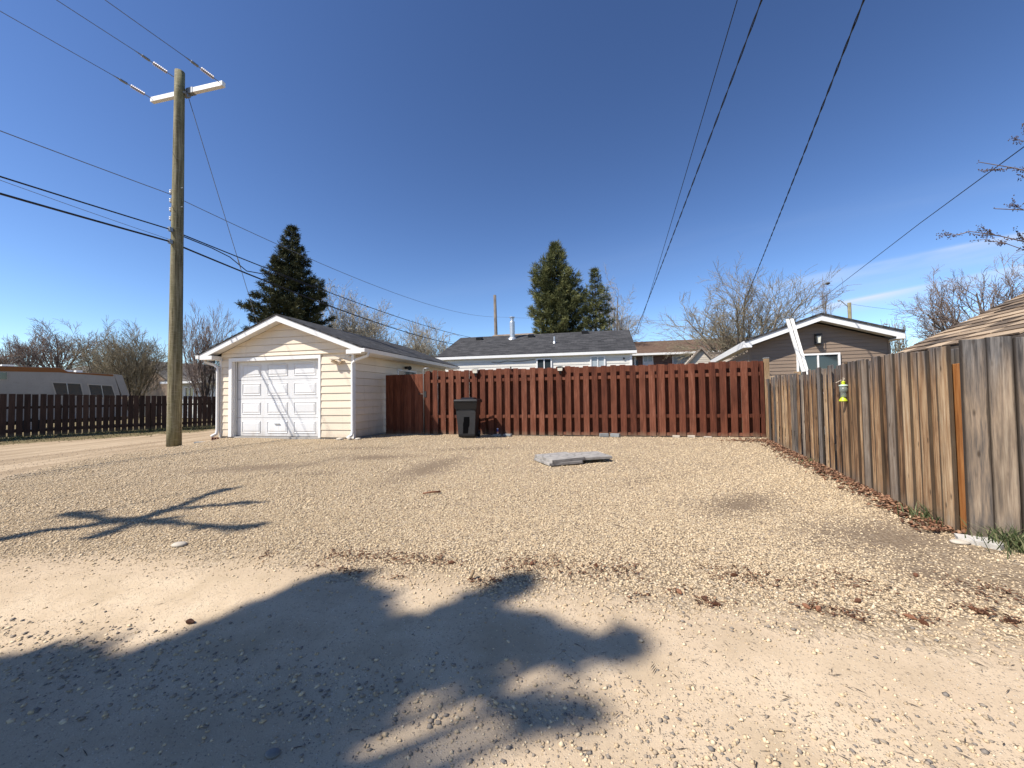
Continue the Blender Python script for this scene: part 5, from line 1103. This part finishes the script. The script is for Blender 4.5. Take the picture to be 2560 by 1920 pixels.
while got < 2600:                       # unseen lower and rear boughs, added to block sky and deepen the shade
    x, y = r3.uniform(-5.5, .9), r3.uniform(-4.0, 1.7)
    if y > .3 and not inside(x, y, pg): continue
    if inside(x, y, pg) and edist(x, y, pg) < .3: continue
    h = r3.uniform(2.6, 9.5); c = lift_to(x, y, h)
    if c.y > -.2 and abs(c.x) < 1.9*(c.y+.6): continue
    if math.hypot(c.x, c.y) < 2.2: continue
    c = c-tbase; cen.append(c); dr.append(Vector((c.x, c.y, .6)).normalized()); tn.append(r3.random()); LL.append(.34); got += 1
    if got % 40 == 0:
        st_ = Vector((0, 0, max(1.8, c.z-1.0))); limbs_ += [(st_, c, .045, .01)]
V, T = tri_tubes([(Vector((0, 0, -.2)), Vector((0, 0, 5.5)), .24, .17), (Vector((0, 0, 5.5)), Vector((.3, .2, 11)), .17, .03)]+limbs_, 6); link('trunk', fast_mesh('trunk', V, T, BARKD, None, True), pine)
V, T, A = blades(np.array(cen), np.array(dr), np.array(tn), np.array(LL), .16, 16, rs3, 1.0); tag(link('crown', fast_mesh('crown', V, T, PINE, {'tone': A}), pine), kind='stuff')
# a nearly bare old limb of a second tree throws the forked shadow on the gravel
STROKES = [([(-260, 1380), (0, 1350), (110, 1325), (190, 1318), (290, 1302), (340, 1298), (400, 1278), (450, 1265), (520, 1238), (560, 1226), (598, 1220)], .055, .03),
           ([(160, 1285), (215, 1288), (265, 1300), (330, 1302), (400, 1305), (480, 1312), (560, 1320), (610, 1322), (665, 1312)], .045, .03),
           ([(215, 1348), (280, 1328), (340, 1304), (430, 1272), (520, 1266), (600, 1260), (655, 1258)], .045, .015),
           ([(160, 1285), (240, 1279)], .03, .015), ([(380, 1304), (440, 1294)], .03, .012)]
ol = thing('forked_branch_tree', 'bare forked tree outside the frame, seen only as the forked shadow on gravel', 'tree', (-10.6, -.6, -.1))
segs = []; HB = 5.2; last = None; bl = []
for st_, ra, rb in STROKES:
    pts = []
    for px, py in st_:
        g = flat(px, py, 0.0); pts.append(Vector((g.x, g.y, 0))-SUNK*HB-Vector((-10.6, -.6, -.1)))
    n = len(pts)
    for i in range(n-1):
        a_, b_ = ra+(rb-ra)*i/(n-1), ra+(rb-ra)*(i+1)/(n-1); segs.append((pts[i], pts[i+1], a_, b_))
        for q in range(18): t_ = r3.random(); p = pts[i].lerp(pts[i+1], t_); bl.append(p+Vector((r3.gauss(0, .02), r3.gauss(0, .02), r3.gauss(0, .03))))
    if last is None: last = pts[0]
tr = [(Vector((0, 0, -.1)), Vector((0, 0, 3.0)), .16, .12), (Vector((0, 0, 3.0)), last, .12, .055)]
V, T = tri_tubes(tr, 8); link('trunk', fast_mesh('trunk', V, T, BARKD, None, True), ol)
V, T = tri_tubes(segs, 6); tag(link('branches', fast_mesh('branches', V, T, BARKD), ol), kind='stuff')
V, T, A = blades(np.array(bl), rs3.normal(0, 1, (len(bl), 3)), rs3.rand(len(bl)), .09, .12, 8, rs3); tag(link('crown', fast_mesh('crown', V, T, PINE, {'tone': A}), ol), kind='stuff')
# ------------------------------------------------------------------ small things on the gravel
# wheeled bin
bp = flat(1168, 1098, 0.0); bn = thing('wheelie_bin', 'black wheeled garbage bin standing in front of the red fence', 'bin', (bp.x, bp.y+.33, 0), R(-6))
b = MB(); bw0, bw1, bd0, bd1 = .225, .29, .235, .33
b.hexa([(-bw0, -bd0, .04), (bw0, -bd0, .04), (bw0, bd0-.08, .04), (-bw0, bd0-.08, .04), (-bw1, -bd1, .98), (bw1, -bd1, .98), (bw1, bd1, .98), (-bw1, bd1, .98)]); body = b.build('body', BLACKP, bn, False, bevel=.03)
b = MB(); b.hexa([(-.315, -.36, .955), (.315, -.36, .955), (.315, .36, .955), (-.315, .36, .955), (-.325, -.375, 1.01), (.325, -.375, 1.01), (.325, .36, 1.01), (-.325, .36, 1.01)]); b.build('rim', BLACKP, bn, False, bevel=.012)
b = MB(); b.hexa([(-.32, -.37, 1.011), (.32, -.37, 1.011), (.32, .36, 1.011), (-.32, .36, 1.011), (-.30, -.34, 1.05), (.30, -.34, 1.05), (.30, .34, 1.055), (-.30, .34, 1.055)])
b.hexa([(-.20, -.18, 1.05), (.20, -.18, 1.05), (.20, .28, 1.053), (-.20, .28, 1.053), (-.15, -.08, 1.095), (.15, -.08, 1.095), (.16, .26, 1.10), (-.16, .26, 1.10)]); b.build('lid', BLACKP, bn, False, bevel=.01)
b = MB(); b.tube([(-.27, .40, 1.0), (.27, .40, 1.0)], .018, 8); b.box(-.28, -.25, .32, .42, .97, 1.02); b.box(.25, .28, .32, .42, .97, 1.02); b.build('handle', BLACKP, bn)
for sx in (-1, 1):
    b = MB(); b.tube([(sx*.21, .24, .10), (sx*.27, .24, .10)], .10, 18); w_ = b.build('wheel', BLACKM, bn); b = MB(); b.tube([(sx*.271, .24, .10), (sx*.276, .24, .10)], .05, 12); b.build('rim', STEEL, w_)
DUSTY = painted('dusty_black_plastic', (.030, .030, .032), .3, .6, 6.0, dirt=(.065, .065, .065), dirt_amt=.5)
arc = [(-.215, .12), (.215, .12)]+[(.262*math.cos(a), .70+.10*math.sin(a)) for a in [math.pi*i/12 for i in range(13)]]
yb = lambda z: -(bd0+(bd1-bd0)*(z-.04)/.94)-.003
def onface(poly, d): return [(x, yb(z)-d, z) for x, z in poly]
b = MB(); f = onface(arc, .001); bk_ = onface(arc, -.006); n = len(f); b.v += f+bk_; b.f += [tuple(range(n))]+[(i, n+i, n+(i+1) % n, (i+1) % n) for i in range(n)]; b.build('front_panel', DUSTY, bn)
pt = [(-.10, .14), (.04, .14), (.06, .30), (.085, .36), (.095, .52), (.09, .56), (.10, .585), (-.06, .585), (-.065, .48), (-.085, .40), (-.09, .25)]
b = MB(); f = onface(pt, .003); bk_ = onface(pt, -.004); n = len(f); b.v += f+bk_; b.f += [tuple(range(n))]+[(i, n+i, n+(i+1) % n, (i+1) % n) for i in range(n)]; b.build('bare_patch', mat('bare_patch_black', (.003, .003, .0035), .9, 0, .05), bn)
b = MB(); b.hexa([(-.29, -.335, .80), (.29, -.335, .80), (.29, -.30, .80), (-.29, -.30, .80), (-.31, -.365, .955), (.31, -.365, .955), (.31, -.32, .955), (-.31, -.32, .955)]); b.build('collar', BLACKP, bn)

# can, pavers
p = W(-2.66, 10.30); 
def paver(label, u, v, rz, sx=.20, sy=.10, sz=.065, material=BRICKM, name='paver_block', cat='block', z=.01):
    q_ = W(u, v); o = MB(); o.box(-sx/2, sx/2, -sy/2, sy/2, 0, sz); o = o.build(name, material, None, bevel=.006); o.location = (q_.x, q_.y, H(q_.x, q_.y)+z); o.rotation_euler = (0, 0, rz-GA); tag(o, label, cat); return o
k1 = paver('grey paver block under the small drink can', -2.72, 10.34, R(8), .22, .12, .06)
k2 = paver('grey paver block beside the one carrying the can, further from the bin', -2.44, 10.46, R(-12), .22, .12, .06)
k3 = paver('dark grey block against the red fence, left one of the pair right of centre', .17, 10.55, R(10), .23, .13, .085)
k4 = paver('dark grey block against the red fence, right one of the pair right of centre', .46, 10.55, R(-18), .24, .13, .085)
cp0 = W(-2.70, 10.34); can = thing('drink_can', 'slim blue and silver drink can standing on a grey paver block', 'can', (cp0.x, cp0.y, H(cp0.x, cp0.y)+.0705), R(20))
b = MB(); b.lathe([(.020, 0), (.026, .012), (.0265, .145), (.021, .160), (.020, .164)], (0, 0, 0), 16); b.build('shell', CANS, can, True)
b = MB(); b.lathe([(.0272, .07), (.0274, .075), (.0274, .140), (.0272, .143)], (0, 0, 0), 16); b.build('blue_band', CANB, can, True)
b = MB(); b.lathe([(.0273, .045), (.0275, .05), (.0275, .062), (.0273, .067)], (0, 0, 0), 16); b.build('red_band', CANR, can, True)
# pale chunks under the right part of the fence
for i, (u, v, l_) in enumerate(((1.98, 10.70, 'pale concrete chunk wedged under the red fence, leftmost of three'), (2.34, 10.69, 'pale concrete chunk wedged under the red fence, middle of three'), (2.72, 10.66, 'flat pale concrete chunk under the red fence, rightmost of three'))):
    paver(l_, u, v-.09, R(rnd.uniform(-8, 8)), .17, .10, .055 if i < 2 else .03, ROCK, 'concrete_chunk', 'rubble', .0)

# three concrete paving slabs
def slab(label, ctr, rz, z, sx=.61, sy=.92, sz=.05, tilt=(0, 0)):
    o = MB(); n = 12; o.box(-sx/2, sx/2, -sy/2, sy/2, 0, sz); o = o.build('paving_slab', SLABM, None, bevel=.006); o.location = (*ctr, z); o.rotation_euler = (tilt[0], tilt[1], rz); tag(o, label, 'slab'); return o
def slabm():
    m = mat('slate_cast_concrete', (.36, .34, .32), .9, 0, .2); t = NT(m); v = t.coord()
    w = t.n('ShaderNodeTexWave'); w.wave_type = 'RINGS'; w.rings_direction = 'Z'; w.inputs['Scale'].default_value = 2.2; w.inputs['Distortion'].default_value = 5; w.inputs['Detail'].default_value = 3; w.inputs['Detail Scale'].default_value = 1.2; t.l(v, w.inputs['Vector'])
    n = t.noise(v, 12, 5); c = t.mix(t.ramp(n, [(.35, (0, 0, 0)), (.7, (1, 1, 1))]), (.35, .328, .30), (.23, .217, .205)); c = t.mix(t.math('MULTIPLY', t.ramp(w.outputs['Fac'], [(.0, (1, 1, 1)), (.12, (0, 0, 0))]), .6), c, (.15, .14, .13)); t.col(c); t.bump(t.math('ADD', t.ramp(w.outputs['Fac'], [(.0, (0, 0, 0)), (.2, (1, 1, 1))]), n), .4, .01); return m
SLABM = slabm()
sA, sB = flat(1366, 1163, 0), flat(1446, 1158, 0)
slab('bottom concrete slab of the stacked pair at the left', (.745, 6.44), R(20), .015, .60, .62, .045)
slab('top concrete slab of the stacked pair, with curved slate pattern', (.775, 6.46), R(23), .064, .61, .62, .05, (R(.5), R(-.8)))
slab('single concrete slab, the right one, touching the stacked pair', (1.335, 6.675), R(12), .052, .53, .60, .045, (R(.0), R(-.5)))
o_ = MB(); o_.box(-.12, .12, -.16, .16, 0, .035); o_ = o_.build('paver_block', BRICKM, None); o_.location = (1.34, 6.72, .015); o_.rotation_euler = (0, 0, R(12)); tag(o_, 'dark block under the single right concrete slab, in its shadow', 'block')

# stones and brick by the downspouts
def rock(label, u, v, r, sc, name='river_stone', material=ROCK):
    q_ = W(u, v); o = MB(); rr = random.Random(int(u*1000)); seg = 10; o.lathe([(r*.5, -r*.55), (r*.92, -r*.25), (r, .05*r), (r*.78, r*.45), (r*.3, r*.62)], (0, 0, 0), seg)
    o.v = [(x*sc[0]*rr.uniform(.94, 1.06), y*sc[1]*rr.uniform(.94, 1.06), z*sc[2]) for x, y, z in o.v]; o = o.build(name, material, None, True); o.location = (q_.x, q_.y, H(q_.x, q_.y)+r*.35*sc[2]); o.rotation_euler = (0, 0, rnd.uniform(-.4, .4)); return tag(o, label, 'stone')
rock('flat tan stone left of the right downspout foot', -6.78, 9.14, .085, (1.25, .9, .75)); rock('upright pale stone directly under the right downspout foot', -6.47, 9.12, .065, (.9, .8, 1.25)); rock('flat tan stone right of the right downspout foot', -6.28, 9.22, .07, (1.2, .9, .75))
q_ = W(-10.96, 9.20); o = MB(); 
for a, c in ((-.10, .0), (.0, .10)): pass
o.box(-.10, .10, -.045, -.03, 0, .06); o.box(-.10, .10, .03, .045, 0, .06); o.box(-.10, -.085, -.03, .03, 0, .06); o.box(-.007, .007, -.03, .03, 0, .06); o.box(.085, .10, -.03, .03, 0, .06)
o = o.build('hollow_brick', mat('dark_red_brick', (.14, .06, .045), .9), None); o.location = (q_.x, q_.y, H(q_.x, q_.y)+.02); o.rotation_euler = (R(80), 0, -GA); tag(o, 'dark hollow brick under the foot of the left downspout', 'brick')
q_ = W(-11.35, 9.05); o = MB(); o.box(-.14, .14, -.06, .06, 0, .07); o = o.build('paver_block', BRICKM, None, bevel=.006); o.location = (q_.x, q_.y, H(q_.x, q_.y)); o.rotation_euler = (0, 0, R(4)); tag(o, 'dark block standing in for the utility pole shadow by the left downspout', 'block')  # block added in place of the pole's shadow on the ground

# wasp trap on the fence
tp = at(2110, 1000, 4.86); ttop = at(2112, 952, 4.86)
wt = thing('wasp_trap', 'lime yellow and clear hanging wasp trap tied to the weathered fence', 'trap', (tp.x, tp.y, tp.z))
wt.scale = (.82, .82, .86); k = 4.86/FPX; zt_ = lambda py: (1000-py)*k*1.0
b = MB(); b.lathe([(.004, zt_(944)), (.03, zt_(948)), (.022, zt_(950)), (.022, zt_(953)), (.032, zt_(956))], (0, 0, 0), 14); b.build('cap', LIME, wt, True)
b = MB(); b.lathe([(.036, zt_(955)), (.058, zt_(957)), (.058, zt_(960)), (.05, zt_(961))], (0, 0, 0), 18); b.build('collar', TEALW, wt, True)
b = MB(); b.lathe([(.050, zt_(961)), (.052, zt_(976)), (.044, zt_(978)), (.040, zt_(980)), (.043, zt_(990)), (.040, zt_(992))], (0, 0, 0), 18); b.build('jar', TRANS, wt, True)
b = MB(); b.lathe([(.006, zt_(985)), (.018, zt_(990)), (.052, zt_(1001)), (.054, zt_(1003)), (.05, zt_(1004))], (-.012, 0, 0), 18); b.build('entry_cone', LIME, wt, True)
b = MB(); b.tube([(-.10, .02, zt_(950)), (-.03, .0, zt_(942)), (.0, 0, zt_(944)), (.05, .02, zt_(938)), (.085, .06, zt_(934))], .004, 5); b.tube([(0, 0, zt_(944)), (.02, .0, zt_(936)), (.0, 0, zt_(934)), (0, 0, zt_(944))], .003, 5); b.build('cord', TWINE, wt)

# two white boards leaning behind the weathered fence
pa, pb = at(1968, 798, 11.2), at(2010, 935, 10.6); pa2, pb2 = at(1979, 797, 11.25), at(2018, 932, 10.65)
for n_, (a, c, l_) in enumerate(((pa, pb, 'left of the two white boards leaning in front of the taupe garage'), (pa2, pb2, 'right of the two white boards leaning in front of the taupe garage'))):
    d = (c-a).normalized(); end = a+d*((a.z-.0)/-d.z); b = MB(); s_ = Vector((.036, -.01, 0)); t_ = Vector((.01, .03, 0))
    b.hexa([end-s_-t_, end+s_-t_, end+s_+t_, end-s_+t_, a-s_-t_, a+s_-t_, a+s_+t_, a-s_+t_]); tag(b.build('white_board', WHITEW, None), l_, 'board', 'white leaning boards')

# white strip of concrete at the foot of the fence return
b = MB(); pts = [flat(2385, 1342, .0), flat(2470, 1352, 0), flat(2530, 1362, 0), flat(2500, 1375, 0), flat(2440, 1362, 0), flat(2395, 1352, 0)]; n = len(pts)
b.v += [(p.x, p.y, .028) for p in pts]+[(p.x*1.005, p.y, -.05) for p in pts]; b.f += [tuple(range(n))[::-1]]+[(i, (i+1) % n, n+(i+1) % n, n+i) for i in range(n)]; tag(b.build('concrete_strip', PALEC, None), 'white concrete edge lying at the foot of the fence corner', 'edging')

def grass_clump(label, c, n, hgt, spread, seed):
    rs = np.random.RandomState(seed); V, T, A = [], [], []
    for i in range(n):
        a, r_ = rs.uniform(0, 6.28), abs(rs.normal(0, spread)); x, y = math.cos(a)*r_, math.sin(a)*r_; hh = hgt*rs.uniform(.5, 1.15); ln = rs.normal(0, .5, 2)*hh; w_ = .004; tn_ = rs.rand(); sd_ = rs.uniform(0, 3.14); wx, wy = math.cos(sd_)*w_, math.sin(sd_)*w_; k = len(V)
        V += [(x-wx, y-wy, -.01), (x+wx, y+wy, -.01), (x+ln[0]*.4-wx, y+ln[1]*.4-wy, hh*.6), (x+ln[0]*.4+wx, y+ln[1]*.4+wy, hh*.6), (x+ln[0], y+ln[1], hh)]; T += [(k, k+1, k+3), (k, k+3, k+2), (k+2, k+3, k+4)]; A += [tn_]*5
    o = link('grass_clump', fast_mesh('grass_clump', np.array(V), np.array(T), GRASSM, {'tone': np.array(A)}), None, (c[0], c[1], H(c[0], c[1]))); return tag(o, label, 'grass')
p = flat(2335, 1302, 0); grass_clump('green grass clump at the foot of the weathered fence, left of the orange post', p, 170, .13, .10, 1)
p = flat(2545, 1372, 0); grass_clump('green grass clump at the right edge below the grey fence boards', p, 260, .15, .12, 2)
p = flat(2030, 1158, 0); grass_clump('small dry grass tuft by the middle of the weathered fence', p, 60, .08, .10, 3)

V, T, A = [], [], []; rs = np.random.RandomState(77)
for i in range(9000):
    a_ = rs.uniform(-6, 9.6); o_ = abs(rs.normal(0, .55))-.1; x, y = LF0+lfd*a_+lfn*o_; z_ = -.2+.15*float(sm((1.1-o_)/1.0)); hh = rs.uniform(.03, .11)*(1.2-.4*min(o_, 1)); l_ = rs.normal(0, .6, 2)*hh; w_ = rs.normal(0, .006, 2); k = len(V)
    V += [(x-w_[0], y-w_[1], z_-.01), (x+w_[0], y+w_[1], z_-.01), (x+l_[0], y+l_[1], z_+hh)]; T.append((k, k+1, k+2)); A += [rs.rand()**.6]*3
tag(link('dry_grass', fast_mesh('dry_grass', np.array(V), np.array(T), GRASSM, {'tone': np.array(A)})), kind='stuff')

# fallen cones along the debris line, a stick, odd stones
def cone(px, py, label, r=.013, group='fallen brown cones'):
    g = flat(px, py, -.02); z = H(g.x, g.y); o = MB(); L = 3.0*r
    for i in range(6): f = i/5; rr = r*math.sin(math.pi*(.18+.72*f)); o.tube([(L*(f-.5)-.006, 0, 0), (L*(f-.5)+.003, 0, 0)], [rr*.55, rr], 8)
    o = o.build('fallen_cone', CONEM, None); o.location = (g.x, g.y, z+r*.75); o.rotation_euler = (rnd.uniform(0, 6), 0, rnd.uniform(0, 6.28)); return tag(o, label, 'cone', group)
CONEM = needles('cone_scales', [(.06, .03, .018), (.12, .055, .03), (.2, .1, .06)]); t = NT(CONEM); t.col(t.ramp(t.rnd(), [(0, (.05, .022, .013)), (.5, (.12, .052, .028)), (1, (.22, .10, .055))]))
CL = 'small brown fallen cone among the debris line on the gravel edge'
for px, py in ((1130, 1417), (1698, 1490), (1762, 1508), (1790, 1522), (2016, 1528), (2046, 1534), (2145, 1514), (2275, 1556), (2310, 1572), (2440, 1538), (2455, 1545), (2528, 1568), (1835, 1448), (1490, 1425), (1330, 1420), (2290, 1446)): cone(px, py, CL)
cone(475, 1547, 'lone dark brown lump on the bare dirt of the lane at left', .014, None)
g = flat(1080, 1236, 0); o = MB(); o.tube([(-.10, -.03, .01), (.0, .0, .018), (.09, .04, .012)], [.008, .011, .013], 8); o = o.build('stick', CONEM, None, True); o.location = (g.x, g.y, H(g.x, g.y)+.012); tag(o, 'short brown stick lying in the middle of the gravel', 'stick')
g = flat(1179, 1451, 0); o = MB(); o.tube([(-.005, 0, .01), (.012, .02, .05)], [.009, .010], 8); o = o.build('wood_stub', POSTW, None, True); o.location = (g.x, g.y, H(g.x, g.y)); tag(o, 'short pale wood stub sticking up at the gravel edge', 'stick')
for px, py, l_, r_ in ((448, 1372, 'flat pale stone on the gravel below the forked shadow', .05), (682, 1850, 'round grey stone in the shaded lane', .022), (2400, 1362, 'flat tan stone on the gravel near the fence corner', .05)):
    g = flat(px, py, -.02); u, v = UV(g); rock(l_, u, v, r_, (1.2, .9, .5), 'loose_stone', ROCK if r_ > .03 else GREYR)
